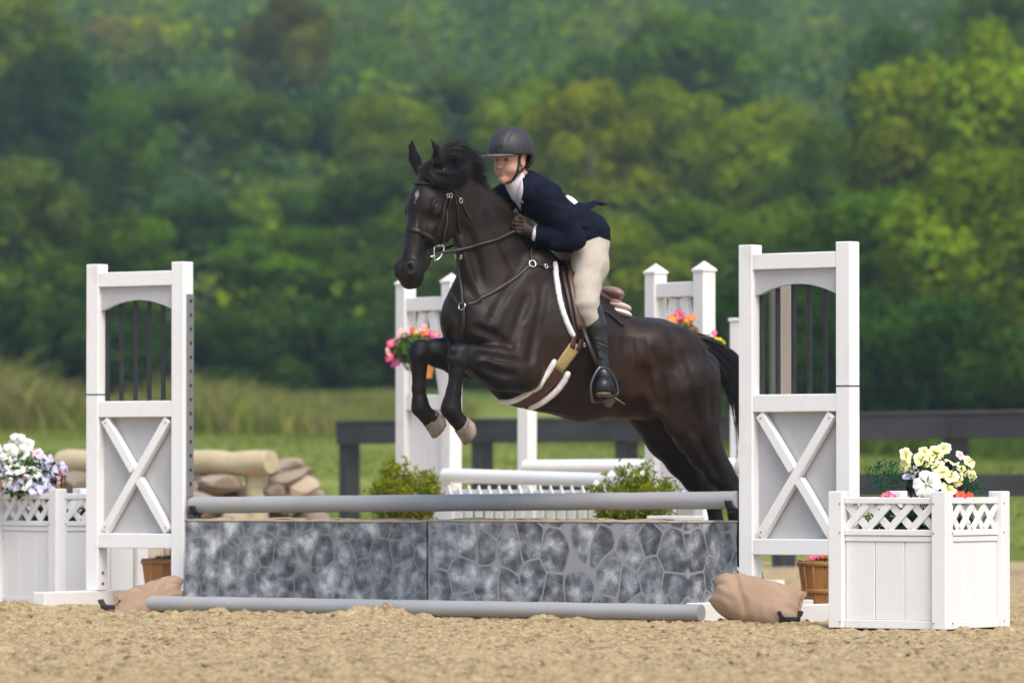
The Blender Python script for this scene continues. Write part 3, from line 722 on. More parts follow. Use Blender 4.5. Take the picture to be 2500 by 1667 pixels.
for i in range(5): groove([(1478 + 22 * i, 830), (1486 + 22 * i, 890), (1480 + 22 * i, 950)], .014, .0022, .03)
for g_ in (([(1046, 548), (1052, 575), (1056, 600)], .005, .0025), ([(1330, 1000), (1380, 1010), (1430, 1014)], .006, .003), ([(1240, 890), (1205, 884), (1176, 874)], .004, .002), ([(1080, 520), (1070, 545), (1050, 560)], .004, .002), ([(1190, 760), (1215, 800), (1218, 840)], .004, .002), ([(1116, 900), (1110, 940), (1104, 980)], .004, .0018)):
    ridge(*g_)
NL = (hit_ray(1000, 655, hf) - HP0) @ HM                                       # near nostril, where the picture shows it
NL[1] = max(NL[1], .03)
for s in (1, -1):
    nc = NL * np.array([1, s, 1]); od = nrm((0, s * .75, .65)); n1 = nrm((.9, 0, -.25)); n1 = nrm(n1 - od * (n1 @ od)); n2 = np.cross(od, n1)
    nm = np.stack([n1, n2, od], 1)
    hel(nc + od * -.004, (.040, .028, .020), .02, rot=nm); hel(nc + od * .010, (.024, .0125, .022), .008, 's', nm)
V, Q = hf.extract('horse_body')
# coat colours: black points, brown flanks
P = V.astype(float)
loc = (P - HP0) @ HM
blk = np.array((.0085, .0075, .0078)); brn = np.array((.0160, .0100, .0078)); warm = np.array((.042, .0185, .0085))
C = np.tile(brn, (len(P), 1))
f = (1 + noise3(P, 5, 3)) * .5
def blend(C, w, col): return C * (1 - w[:, None]) + col * w[:, None]
dist = lambda c, r: np.exp(-((np.linalg.norm(P - c, axis=1) / r) ** 2))
C = blend(C, np.clip(.75 * dist(H(1545, 960, .15), .26) + .5 * dist(H(1300, 890, .2), .16) + .4 * dist(H(1360, 960, .15), .22), 0, 1), warm)
C = blend(C, .45 * f, np.array((.017, .0115, .0105)))
zk = P[:, 2]
fore = (P[:, 0] > .42) & (zk < H(1120, 862, .2)[2] + .09)
C = blend(C, np.where(fore, sstep(.0, .16, np.maximum(P[:, 0] - H(1190, 890, .2)[0] + .06, 0) + np.maximum(H(1120, 880, .2)[2] - zk, 0)), 0), blk)
C = blend(C, np.where(P[:, 0] < -.5, 1 - sstep(H(1740, 1200, .15)[2], H(1740, 1080, .15)[2], zk), 0), blk)
inhead = (loc[:, 0] > -.2) & (np.linalg.norm(P - hd(.25, 0, -.1), axis=1) < .42) & (loc[:, 2] > -.27)
C = blend(C, np.where(inhead, .8 * sstep(.30, .5, loc[:, 0]), 0), np.array((.011, .0105, .011)))
C = blend(C, np.where(inhead & (loc[:, 0] < .0), sstep(.0, -.06, loc[:, 0]), 0), blk)
sx_ = loc[:, 0]; wst = np.maximum(.0145 * (1 - np.abs(sx_ - .138) / .030), .0050 * (1 - sstep(.150, .205, sx_)) * (sx_ > .125))
star = inhead & (np.abs(loc[:, 1] - .004 - .003 * np.sin(sx_ * 90)) < wst) & (loc[:, 2] > -.05) & (sx_ > .10) & (sx_ < .21)
C = blend(C, star * (.42 + .35 * noise3(P, 90, 5)).clip(.05, .75), np.array((.45, .42, .40)))
dl = np.linalg.norm((loc - EL) / np.array([.042, .03, .030]), axis=1)
C = blend(C, .6 * np.exp(-((dl - .85) / .25) ** 2), np.array((.034, .029, .028)))
for s in (1, -1):
    dn = np.linalg.norm((loc - NL * np.array([1, s, 1])) / np.array([.023, .018, .018]), axis=1)
    C = blend(C, (1 - sstep(.8, 1.2, dn)), np.array((.012, .005, .004)))
V = V + (hf.grad(V.astype(float), .03) * (noise3(P, 42, 8) * .0011 + noise3(P, 19, 9) * .0016 + noise3(P, 9, 10) * .0032)[:, None]).astype(np.float32)
mot = noise3(P * np.array([1, 1, 1.6]), 16, 31) + .7 * noise3(P, 34, 32) + .5 * noise3(P, 70, 33)
C = C * (1 + .42 * mot.clip(-1, 1))[:, None] * np.array([1.04, 1, .97])
me = fastmesh('horse_body', V, Q, True); color_attr(me, C)
horse = hthing('horse', 'dark brown horse leaping left over the grey rail with forelegs tucked', 'horse', H(1400, 1030, 0))
hpart('body', me, M_coat, horse)
for s in (1, -1):
    b = MB(); b.ico((0, 0, 0), (.023, .017, .017), 3)
    V2 = np.array(b.v) @ HM.T + hd(*(EL * np.array([1, s if s > 0 else -.80, 1]) + np.array([.002, -s * .0065, -.004])))
    hpart('eye', mesh('eye', V2, b.f, True), M_eye, horse)

# hooves
def hoof(c, ax, toe, w, r0=.049, r1=.062, L=.074):
    c = H(*c, w); a = nrm(ax); t = np.array(toe, float); t = nrm(t - a * (t @ a)); y = np.cross(a, t)
    n = 20; b = MB(); Vv = []
    rings = [(-.004, r0 * .90), (0, r0), (.012, r0 * 1.02), (.05, (r0 + r1) / 2 * 1.02), (L, r1), (L + .004, r1 * .93), (L - .004, r1 * .6), (L - .010, .01)]
    for (h, r) in rings:
        for k in range(n):
            an = 2 * math.pi * k / n
            ct = math.cos(an); hh = h * (1.0 if ct > 0 else 1 + .45 * ct) if h > .01 else h
            Vv.append(c + a * hh + t * (r * ct * (1.12 if ct > 0 else .92) + .18 * h) + y * r * math.sin(an))
    Fc = [(i * n + k, i * n + (k + 1) % n, (i + 1) * n + (k + 1) % n, (i + 1) * n + k) for i in range(len(rings) - 1) for k in range(n)]
    me = mesh('hoof', Vv, Fc, True)
    import bmesh
    bm = bmesh.new(); bm.from_mesh(me); bmesh.ops.recalc_face_normals(bm, faces=bm.faces); bm.to_mesh(me); bm.free()
    hpart('hoof', me, M_hoof, horse)
def pxdir(dx, dy, out=0.):
    """direction in the horse frame of a picture direction (dx right, dy down) plus a sideways part"""
    a = H(1200, 1000, 0); b = H(1200 + dx, 1000 + dy, 0); v = nrm(b - a); return nrm(v + np.array([0, out, 0]))
hoof((1127, 1034), pxdir(.80, .60, .0), pxdir(-.35, .94, .0), .215)
hoof((1050, 1019), pxdir(.80, .60, .0), pxdir(-.45, .9, .25), FW)
hoof((1840, 1400), pxdir(.3, .95), pxdir(-1, .2), .16)
hoof((1792, 1410), pxdir(.3, .95), pxdir(-1, .2), -.15)

# ------------------------------------------------------------------ hair
def strands(name, gens, m, parent, n=9, sides=3):
    b = MB()
    for pts, r in gens:
        sp = spline(pts, n); rr = [r * (1 - .9 * (i / (n - 1)) ** 1.4) for i in range(n)]; b.tube(sp, rr, sides, cap=False)
    return hpart(name, mesh(name, b.v, b.f, True), m, parent)
rng = np.random.RandomState(11)
crest = [H(1072, 408, .05), H(1105, 420, .04), H(1150, 444, .025), H(1200, 488, .015), H(1250, 540, .0), H(1292, 590, .0)]
gens = []
up = np.array([0, 0, 1.])
CS = spline(crest, 80)
for i in range(110):                                            # locks of hair blown up and back
    t = rng.rand() ** 1.15; p = CS[int(t * 79)] - up * .012
    g_ = 1 - sstep(.15, .55, t); Lh = (.085 * g_ + .058) * rng.uniform(.8, 1.15); lift = .30 + .80 * g_ + rng.normal(0, .12); sd = rng.normal(-.05, .16)
    bk = np.array([-1, sd, 0.])
    G = [p, p + Lh * (up * .42 * (lift + .2) + bk * .22), p + Lh * (up * .72 * lift + bk * .62), p + Lh * (up * (.62 * lift - .05) + bk * 1.0), p + Lh * (up * (.45 * lift - .18) + bk * 1.2)]
    if i % 2 == 0: gens.append(([q_.copy() for q_ in G[:4]], .0085))
    for j in range(26):
        o0 = rng.normal(0, .010, 3); o1 = rng.normal(0, .011, 3); e = rng.uniform(.7, 1.06)
        gens.append(([q_ + o0 * (1 - k / 4) + o1 * k / 4 + (q_ - p) * (e - 1) for k, q_ in enumerate(G)], rng.uniform(.0009, .0018)))
for i in range(200):                                            # lying over the far side of the neck, lower mane
    t = .35 + .6 * rng.rand(); p = CS[int(t * 79)] + rng.normal(0, .008, 3)
    d = np.array([-.25, -.4, -.6]) * rng.uniform(.08, .2)
    gens.append(([p - up * .01, p + np.array([0, -.03, .025]), p + d * .5 + np.array([0, -.05, .0]), p + d], .003))
strands('mane', gens, M_hair, horse)
gens = []
g0 = [(1046, 404, .065), (1046, 422, .115), (1066, 437, .150), (1100, 444, .150), (1130, 434, .125), (1144, 410, .10), (1138, 382, .08)]
for i in range(26):
    o = rng.normal(0, 1, 2); e = rng.uniform(.6, 1.0); m_ = max(4, int(round(7 * e))); sp = rng.normal(0, 1)
    G = [H(px + o[0] * (2 + 1.1 * j), py + o[1] * (3.5 + 1.2 * j), w + sp * .010) for j, (px, py, w) in enumerate(g0[:m_])]
    gens.append((G[:-1], .008))
    for j in range(26):
        o0 = rng.normal(0, .007, 3); o1 = rng.normal(0, .012, 3); n_ = len(G) - 1
        gens.append(([q_ + o0 * (1 - k / n_) + o1 * k / n_ for k, q_ in enumerate(G)], rng.uniform(.0008, .0017)))
for i in range(60):                                             # wisps over the poll
    a = rng.uniform(0, 1)
    gens.append(([H(1050 + 25 * a, 412, .05), H(1056 + 30 * a, 380 - 10 * rng.rand(), .05), H(1090 + 30 * a, 362 - 10 * rng.rand(), .04), H(1140 + 25 * a, 362 + 34 * rng.rand(), .03)], .0012))
strands('forelock', gens, M_hair, horse, 11)
gens = []
ga = [(1686, 816, 0), (1740, 832, 0), (1798, 868, 0), (1836, 930, 0), (1850, 1040, 0), (1848, 1160, 0)]
gb = [(1712, 850, 0), (1742, 880, 0), (1766, 920, 0), (1792, 985, 0), (1806, 1080, 0), (1800, 1200, 0)]
for i in range(600):
    t = rng.rand() ** .8 if i < 560 else 1 + .15 * rng.rand(); e = rng.uniform(.55, 1.0); wv = rng.normal(0, .035)
    m_ = max(4, int(round(6 * e)))
    pts = [H(a[0] * (1 - t) + b[0] * t + rng.normal(0, 4), a[1] * (1 - t) + b[1] * t + rng.normal(0, 4), wv * (.3 + .2 * j)) for j, (a, b) in enumerate(zip(ga[:m_], gb[:m_]))]
    gens.append((pts, rng.uniform(.0016, .0042)))
for i in range(40):
    t = rng.rand(); gens.append(([H(a[0] * (1 - t) + b[0] * t, a[1] * (1 - t) + b[1] * t, rng.normal(0, .02)) for a, b in zip(ga[:5], gb[:5])], .013))
strands('tail', gens, M_hair, horse, 12)
# ================================================================== tack helpers
M_leather = mat('dark_leather', (.020, .013, .011), .45, var=.25, vscale=40, bump=.1, bscale=120, spec=.4)
M_brownleather = mat('brown_leather', (.075, .030, .019), .40, var=.25, vscale=30, bump=.1, bscale=120, spec=.5)
M_cantle = mat('cantle_leather', (.27, .165, .15), .36, var=.15, vscale=20, spec=.5)
M_steel = mat('bright_steel', (.55, .55, .56), .25, metal=1)
M_fleece = mat('white_fleece', (.72, .69, .67), .95, var=.12, vscale=60, bump=.45, bscale=190, spec=.1, sheen=.3)
M_cream = mat('cream_fleece', (.66, .50, .40), .95, var=.12, vscale=60, bump=.9, bscale=190, spec=.1, sheen=.3)
M_elastic = mat('tan_elastic', (.36, .27, .105), .8, var=.25, vscale=60, bump=.35, bscale=150, stretch=(1, 1, 3))
M_iron = mat('stirrup_iron', (.10, .11, .13), .3, metal=.9)
def hits(pxs, fld, off=0.):
    out = []
    for p in pxs:
        q = hit_ray(p[0], p[1], fld)
        if q is not None: out.append(q)
    P, N = fld.proj(np.array(out), off); return P, N
def surfpath(pxs, fld, off, n):
    P, _ = hits(pxs, fld, off)
    sp = spline(P, n); return fld.proj(sp, off)
def ribbon(P, N, w, th):
    """flat strap following points P with outward normals N"""
    m = len(P); V = []; Fc = []
    for i in range(m):
        t = nrm(P[min(i + 1, m - 1)] - P[max(i - 1, 0)]); s_ = nrm(np.cross(N[i], t)); n = nrm(np.cross(t, s_))
        for a, b in ((-1, -.5), (-.8, .5), (.8, .5), (1, -.5)): V.append(P[i] + s_ * a * w / 2 + n * b * th)
    for i in range(m - 1):
        for k in range(4):
            k2 = (k + 1) % 4; Fc.append((i * 4 + k, i * 4 + k2, i * 4 + 4 + k2, i * 4 + 4 + k))
    Fc += [(3, 2, 1, 0), tuple((m - 1) * 4 + k for k in range(4))]
    return V, Fc
def strap(name, pxs, w, th, m, parent, fld=None, off=.004, n=20, root=None):
    fld = hf if fld is None else fld
    P, N = surfpath(pxs, fld, off, n)
    return hpart(name, mesh(name, *ribbon(P, N, w, th), True), m, parent, root)
def mirror_strap(name, pxs, w, th, m, parent, off=.004, n=20):
    P, N = surfpath(pxs, hf, off, n); P = P * [1, -1, 1]; P, N = hf.proj(P, off)
    return hpart(name, mesh(name, *ribbon(P, N, w, th), True), m, parent)
def fuzzy(name, pxs, r, m, parent, fld, off, n=40, flat=1., seed=1):
    rg = np.random.RandomState(seed)
    P, N = surfpath(pxs, fld, off, n); b = MB()
    rr = np.array([r * (1 - .55 * (abs(2 * i / (n - 1) - 1) ** 14)) for i in range(n)]) * rg.uniform(.97, 1.03, n)
    b.tube(P + rg.normal(0, .0004, P.shape), rr, 12); V = np.array(b.v) + rg.normal(0, .0006, (len(b.v), 3))
    return hpart(name, mesh(name, V, b.f, True), m, parent)
def hpatch(name, quad, nu, nv, off, th, m, parent, fld, root=None, edge=None):
    """cloth or leather piece laid on a body; quad = 4 pixel corners TL TR BR BL"""
    q = np.array(quad, float); P = []; ok = True
    for j in range(nv):
        for i in range(nu):
            a, b = i / (nu - 1), j / (nv - 1)
            p = (q[0] * (1 - a) + q[1] * a) * (1 - b) + (q[3] * (1 - a) + q[2] * a) * b
            h_ = hit_ray(p[0], p[1], fld); P.append(h_ if h_ is not None else P[-1])
    P, N = fld.proj(np.array(P), off)
    n = nu * nv; V = np.concatenate([P + N * th, P - N * .004])
    Fc = []
    for j in range(nv - 1):
        for i in range(nu - 1):
            a = j * nu + i; f = (a, a + 1, a + nu + 1, a + nu); Fc += [f, tuple(x + n for x in f[::-1])]
    rim = [i for i in range(nu)] + [j * nu + nu - 1 for j in range(1, nv)] + [(nv - 1) * nu + i for i in range(nu - 2, -1, -1)] + [j * nu for j in range(nv - 2, 0, -1)]
    for a, b in zip(rim, rim[1:] + rim[:1]): Fc.append((b, a, a + n, b + n))
    return hpart(name, mesh(name, V, Fc, True), m, parent, root)
def ring(name, px, py, r, tr, m, parent, fld, off, sx=1., root=None):
    q = hits([(px, py)], fld, off); c, n = q[0][0], q[1][0]
    t = nrm(np.cross(n, (0, 0, 1))); s_ = np.cross(n, t); b = MB()
    b.tube([c + (t * math.cos(a) * sx + s_ * math.sin(a)) * r for a in np.linspace(0, 2 * math.pi, 19)[:-1]], tr, 6, closed=True)
    return hpart(name, mesh(name, b.v, b.f, True), m, parent, root)

# ------------------------------------------------------------------ bridle
bridle = hthing('bridle', 'dark leather bridle with silver bit on the leaping horse', 'bridle', hd(.3, 0, -.1))
strap('browband', [(1001, 447), (1015, 448), (1035, 449), (1060, 450), (1082, 452), (1099, 456)], .021, .007, M_leather, bridle, off=.006)
strap('headpiece', [(1104, 462), (1098, 440), (1090, 424), (1080, 414)], .03, .006, M_leather, bridle, off=.006, n=8)
strap('noseband', [(989, 562), (1002, 561), (1020, 565), (1040, 573), (1056, 583), (1066, 596)], .024, .008, M_leather, bridle, off=.006)
strap('cheekpiece', [(1101, 458), (1098, 478), (1094, 505), (1090, 535), (1085, 565), (1079, 592)], .016, .006, M_leather, bridle, off=.006)
strap('noseband_hanger', [(1092, 462), (1088, 485), (1081, 515), (1072, 548), (1064, 578)], .012, .005, M_leather, bridle, off=.006)
strap('throat_lash', [(1104, 460), (1113, 474), (1122, 487), (1131, 502), (1139, 520), (1146, 533)], .013, .006, M_leather, bridle, off=.008)
strap('jaw_strap', [(1108, 470), (1116, 505), (1119, 540), (1123, 570)], .011, .005, M_leather, bridle, off=.006, n=10)
for (px, py) in ((1090, 478), (1099, 477), (1124, 490)):
    ring('buckle', px, py, .012, .0032, M_steel, bridle, hf, .009, .75)
def hcurve(pxws): return [H(*p) for p in pxws]
bw = hits([(1062, 612)], hf, .012)[0][0][1]
BIT = hcurve([(1060, 603, bw), (1066, 601, bw), (1079, 599, bw), (1084, 606, bw), (1080, 618, bw), (1073, 630, bw), (1062, 636, bw), (1059, 625, bw)])
b = MB(); b.tube(spline(BIT + BIT[:1], 22)[:-1], .0052, 7, closed=True); hpart('bit_ring', mesh('bit_ring', b.v, b.f, True), M_steel, bridle)
b = MB(); b.tube(hcurve([(1044, 629, bw - .012), (1052, 627, bw), (1061, 624, bw)]), .007, 8); hpart('mouthpiece', mesh('mouthpiece', b.v, b.f, True), M_steel, bridle)
HANDW = .105
r0 = H(1079, 617, bw); r1 = H(1262, 562, HANDW + .01)
def rein_path(a, c, sag):
    P = np.array([a * (1 - t) + c * t - np.array([0, 0, sag * 4 * t * (1 - t)]) for t in np.linspace(0, 1, 20)])
    for _ in range(6):                                            # where the neck is in the way the rein lies on it
        v = hf.val(P); g_ = hf.grad(P); push = np.clip(.012 - v, 0, .03); push[0] = push[-1] = 0
        g_[:, 2] *= .3; P = P + g_ * push[:, None]
    P[1:-1] = (P[:-2] + 2 * P[1:-1] + P[2:]) / 4
    return list(P)
b = MB(); b.tube(rein_path(r0, r1, .018), .0085, 8, flat=1.0); hpart('rein', mesh('rein', b.v, b.f, True), M_leather, bridle)
fb = hd(.43, -.062, -.11); b = MB(); b.tube(rein_path(fb, H(1236, 548, -.13), .02), .0085, 8); hpart('rein', mesh('rein', b.v, b.f, True), M_leather, bridle)

# ------------------------------------------------------------------ breastplate
bp = hthing('breastplate', 'dark leather breastplate strapped across the horse\'s chest and shoulder', 'breastplate', H(1131, 836, 0))
strap('shoulder_strap', [(1299, 645), (1280, 661), (1250, 685), (1215, 707), (1175, 728), (1145, 743), (1131, 748)], .021, .007, M_leather, bp, off=.005, n=30)
strap('far_shoulder_strap', [(1131, 748), (1122, 742), (1110, 727), (1102, 712)], .021, .007, M_leather, bp, off=.005, n=10)
strap('chest_strap', [(1132, 752), (1133, 775), (1133, 800), (1132, 826)], .022, .007, M_leather, bp, off=.005, n=12)
strap('saddle_strap', [(1300, 645), (1325, 649), (1350, 655), (1372, 662)], .02, .007, M_leather, bp, off=.006, n=12)
strap('martingale_strap', [(1119, 604), (1122, 630), (1124, 660), (1127, 695), (1130, 725), (1131, 744)], .018, .006, M_leather, bp, off=.010, n=16)
strap('wither_strap', [(1299, 641), (1297, 620), (1300, 604)], .016, .006, M_leather, bp, off=.006, n=8)
ring('chest_ring', 1131, 749, .020, .0032, M_steel, bp, hf, .01)
ring('saddle_ring', 1299, 646, .018, .0032, M_steel, bp, hf, .01)
ring('buckle', 1331, 651, .012, .003, M_steel, bp, hf, .012, .7)
ring('buckle', 1121, 626, .013, .003, M_steel, bp, hf, .014, .6)
ring('buckle', 1129, 627, .010, .003, M_steel, bp, hf, .012, .5)

# ------------------------------------------------------------------ saddle
sad = hthing('saddle', 'brown leather jumping saddle with white fleece pad on the horse\'s back', 'saddle', H(1440, 760, 0))
fs = Field(H(1540, 860, -.3) - .05, H(1340, 600, .3) + .05, .008)
fs.rc(H(1380, 655, 0), H(1425, 712, 0), 20 / S, 20 / S, .03, 1.6)
fs.rc(H(1425, 714, 0), H(1468, 732, 0), 17 / S, 15 / S, .03, 3.)
V, Q = fs.extract('seat'); hpart('seat', fastmesh('seat', V, Q, True), M_brownleather, sad)
fs = Field(H(1545, 800, -.3) - .03, H(1440, 680, .3) + .03, .006)
fs.el(H(1489, 717, 0), (.056, .125, .036), np.array([[math.cos(.35), 0, -math.sin(.35)], [0, 1, 0], [math.sin(.35), 0, math.cos(.35)]]), .02)
V, Q = fs.extract('cantle'); hpart('cantle', fastmesh('cantle', V, Q, True), M_cantle, sad)
def roll(name, c, rad, m, tilt=.25):
    f_ = Field(np.array(c) - np.array(rad) * 1.5 - .03, np.array(c) + np.array(rad) * 1.5 + .03, .006)
    f_.el(c, rad, np.array([[math.cos(tilt), 0, -math.sin(tilt)], [0, 1, 0], [math.sin(tilt), 0, math.cos(tilt)]]), .01)
    V, Q = f_.extract(name); rg = np.random.RandomState(4); hpart(name, fastmesh(name, V + rg.normal(0, .0008, V.shape), Q, True), m, sad)
roll('panel', H(1488, 738, 0), (.05, .105, .028), M_cantle)
roll('half_pad', H(1499, 748, 0), (.085, .12, .026), M_cream)
roll('pad_rear', H(1499, 764, 0), (.085, .125, .027), M_fleece)
hpatch('flap', [(1374, 652), (1446, 690), (1462, 812), (1404, 806)], 10, 14, .030, .006, M_brownleather, sad, hf)
hpatch('flap_lining', [(1364, 655), (1440, 690), (1450, 836), (1402, 828)], 10, 14, .012, .006, M_leather, sad, hf)
hpatch('knee_roll', [(1389, 672), (1404, 676), (1428, 770), (1417, 776)], 5, 12, .042, .008, M_brownleather, sad, hf)
fuzzy('pad_edge', [(1352, 640), (1354, 661), (1358, 690), (1363, 722), (1371, 755), (1382, 786), (1392, 808), (1400, 823)], .0148, M_fleece, sad, hf, .008)
hpatch('girth_elastic', [(1393, 832), (1418, 847), (1370, 909), (1350, 894)], 6, 8, .010, .004, M_elastic, sad, hf)
hpatch('billet', [(1394, 818), (1404, 822), (1399, 852), (1388, 845)], 4, 5, .016, .003, M_brownleather, sad, hf)
hpatch('billet', [(1412, 826), (1423, 832), (1412, 858), (1402, 852)], 4, 5, .016, .003, M_brownleather, sad, hf)
ring('girth_buckle', 1423, 842, .010, .004, M_steel, sad, hf, .014, .6)
strap('girth', [(1364, 900), (1347, 925), (1322, 951), (1293, 972), (1262, 984), (1232, 984)], .085, .010, M_brownleather, sad, trunk_f, .006, 26)
fuzzy('girth_fleece', [(1354, 877), (1339, 905), (1319, 930), (1297, 951), (1270, 968), (1240, 978), (1222, 976), (1205, 968)], .0155, M_fleece, sad, trunk_f, .008, 44, seed=2)
fuzzy('girth_fleece', [(1386, 905), (1373, 932), (1351, 957), (1323, 978), (1292, 992), (1264, 999), (1244, 996)], .0175, M_fleece, sad, trunk_f, .008, 44, seed=3)
strap('rear_strap', [(1476, 762), (1490, 772), (1506, 786), (1521, 798)], .014, .008, M_leather, sad, hf, .010, 8)
b = MB(); b.tube(hcurve([(1424, 800, .325), (1440, 845, .35), (1461, 897, .385)]), .012, 8, flat=.4, up=(0, 1, 0)); hpart('stirrup_leather', mesh('stirrup_leather', b.v, b.f, True), M_leather, sad)
SW = .405
st = hcurve([(1464, 897, SW), (1452, 914, SW), (1443, 940, SW), (1444, 966, SW), (1449, 981, SW), (1466, 978, SW), (1490, 970, SW), (1507, 962, SW), (1505, 938, SW), (1494, 914, SW), (1478, 899, SW)])
b = MB(); b.tube(spline(st + st[:1], 34)[:-1], .0082, 8, closed=True); stir = hpart('stirrup_iron', mesh('stirrup_iron', b.v, b.f, True), M_iron, sad)
b = MB(); b.beam(H(1450, 981, SW), H(1505, 963, SW), .03, .012, up=(0, 0, 1), bev=.003); hpart('tread', mesh('tread', b.v, b.f, False), mat('tread_rubber', (.01, .01, .01), .8), sad)
# ================================================================== rider
M_skin = mat('skin', (0, 0, 0), .5, attr='tint', spec=.35)
M_skin.node_tree.nodes['Principled BSDF'].inputs['Subsurface Weight'].default_value = .12
M_skin.node_tree.nodes['Principled BSDF'].inputs['Subsurface Radius'].default_value = (.01, .004, .002)
M_navy = mat('navy_cloth', (.0034, .0052, .0155), .85, var=.25, vscale=14, bump=.30, bscale=26, spec=.14)
M_breech = mat('beige_breeches', (.40, .352, .298), .8, var=.06, vscale=20, bump=.25, bscale=30, spec=.2, sheen=.1)
M_boot = mat('black_boot', (.014, .015, .017), .36, var=.2, vscale=20, bump=.35, bscale=26, spec=.5)
M_helmet = mat('helmet_shell', (.026, .025, .028), .55, var=.1, vscale=30, bump=.05, bscale=300, spec=.45)
M_visor = mat('helmet_visor', (.085, .085, .09), .4, spec=.5)
M_shirt = mat('white_shirt', (.62, .57, .60), .8, var=.05, bump=.3, bscale=60, spec=.2)
M_white = mat('white_paper', (.8, .8, .8), .7)
M_glove = mat('dark_glove', (.030, .017, .013), .6, var=.25, vscale=40, bump=.25, bscale=70, spec=.35)
M_sole = mat('boot_sole', (.13, .095, .055), .75, var=.3, vscale=30, bump=.3, bscale=60)
M_black = mat('black_webbing', (.008, .008, .008), .7, var=.2, vscale=80)
M_teeth = mat('teeth', (.75, .70, .64), .3)

rider = hthing('person', 'rider in navy jacket, beige breeches and dark helmet, crouched over the leaping horse', 'person', H(1460, 960, .1))
FR = R(25)
ff = np.array([math.cos(FR), math.sin(FR), 0]); fl = np.array([-math.sin(FR), math.cos(FR), 0]); fu = np.array([0, 0, 1.])
ft = nrm(ff - fu * .06); fu = np.cross(ft, fl); FM = np.stack([ft, fl, fu], 1)
FC = H(1247, 392, 0)
def fd(x, y, z): return FC + FM @ np.array([x, y, z])
ARM_N = [(1336, 484, .165, 39), (1376, 536, .215, 32), (1402, 583, .232, 26), (1358, 580, .185, 25), (1312, 570, .125, 17)]
ARM_F = [(1256, 468, -.165, 38), (1222, 492, -.195, 31), (1214, 536, -.205, 26), (1230, 548, -.16, 22), (1240, 545, -.12, 16)]
LEG_N = [(1440, 598, .085, 47), (1441, 650, .165, 41), (1432, 700, .23, 30), (1432, 742, .28, 26), (1446, 780, .295, 24.5)]
LEG_F = [(1400, 598, -.085, 47), (1375, 655, -.17, 44), (1330, 705, -.235, 36), (1306, 746, -.285, 29), (1318, 780, -.295, 26)]
SHIN_N = [(1444, 757, .288, 25), (1455, 795, .298, 23.5), (1465, 845, .305, 18.5), (1470, 890, .31, 14), (1474, 918, .31, 15)]
SHIN_F = [(1316, 757, -.288, 25), (1320, 795, -.298, 23.5), (1330, 845, -.305, 18.5), (1335, 890, -.31, 14), (1338, 918, -.31, 15)]
TORSO = [(1426, 574, 0, 50), (1372, 530, 0, 46), (1312, 484, 0, 46), (1292, 458, 0, 34)]
def rp(L, dr=0.): return [(H(a, b, c), r / S + dr) for a, b, c, r in L]
def hand(fld, c, s, dr, k=.006):
    """closed fist round the rein: c palm centre, s=+1 left hand"""
    U, W, Z = np.array([1, 0, .12]), np.array([.25, s, 0]), np.array([-.1, 0, 1.])
    p = lambda u, w, z: c + U * u + W * w + Z * z
    fld.el(c, (.045, .026 + dr, .040 + dr), None, .015)
    for i, (z, L) in enumerate(((.030, 1.), (.010, 1.08), (-.010, 1.02), (-.029, .86))):
        r = (.0098 - .0006 * i) + dr
        a = [p(.026, .020, z), p(.052 * L, .022, z * .98), p(.066 * L, .002, z * .95), p(.052 * L, -.018, z * .93), p(.030, -.022, z * .9)]
        for x, y in zip(a[:-1], a[1:]): fld.rc(x, y, r, r, .004)
    t = [p(-.022, -.006, .030), p(.012, -.012, .048), p(.040, -.004, .050), p(.058, .008, .044)]
    for x, y, r in zip(t[:-1], t[1:], (.014, .0115, .010)): fld.rc(x, y, r + dr, r + dr - .0005, .006)
HN = H(1281, 557, .10); HF = H(1240, 540, -.10)
# ---- continuous body (head, neck, trunk, limbs, hands)
bf = Field(H(1500, 1000, -.40) - .02, np.array([H(1180, 320, .5)[0] + .06, .52, H(1250, 330, 0)[2] + .03]), .0052)
bf.chain(rp(TORSO, -.02), .03, 1.35)
for L in (ARM_N, ARM_F): bf.chain(rp(L, -.014), .02)
for L in (LEG_N, LEG_F, SHIN_N, SHIN_F): bf.chain(rp(L, -.012), .02)
hand(bf, HN, 1, -.003); hand(bf, HF, -1, -.003)
bf.rc(H(1310, 570, .122), HN, .022, .02, .01); bf.rc(H(1242, 545, -.118), HF, .022, .02, .01)
bf.rc(H(1475, 925, .305), H(1470, 950, .42), .026, .022, .02); bf.rc(H(1338, 925, -.305), H(1320, 950, -.42), .026, .022, .02)
bf.rc(fd(-.03, 0, -.06), H(1292, 462, 0), .052, .058, .02)                     # neck
bf.rc(fd(-.01, 0, -.05), H(1272, 452, 0), .046, .052, .02)
bf.el(fd(-.012, 0, .045), (.098, .076, .090), FM, .02)
bf.el(fd(.030, 0, -.02), (.066, .062, .075), FM, .03)
bf.rc(fd(.020, 0, -.066), fd(.066, 0, -.096), .048, .025, .025, 1.05, fl)          # jaw and chin
bf.el(fd(.076, 0, -.102), (.017, .019, .014), FM, .018)
bf.rc(fd(.060, .028, -.040), fd(.030, .046, -.048), .033, .028, .02); bf.rc(fd(.060, -.028, -.040), fd(.030, -.046, -.048), .033, .028, .02)
bf.rc(fd(.088, 0, .012), fd(.107, 0, -.028), .0090, .0105, .012)                # nose
bf.el(fd(.108, 0, -.034), (.012, .011, .009), FM, .006)
for s in (1, -1):
    bf.el(fd(.098, s * .011, -.036), (.009, .007, .007), FM, .005)
    bf.rc(fd(.086, s * .012, .022), fd(.074, s * .045, .020), .010, .010, .012)   # brow
    bf.el(fd(.092, s * .031, .003), (.010, .016, .0085), FM, .010, 's')
    bf.el(fd(.0, s * .078, -.008), (.019, .010, .032), FM, .006)                # ear
    bf.el(fd(.004, s * .088, -.004), (.010, .006, .020), FM, .004, 's')
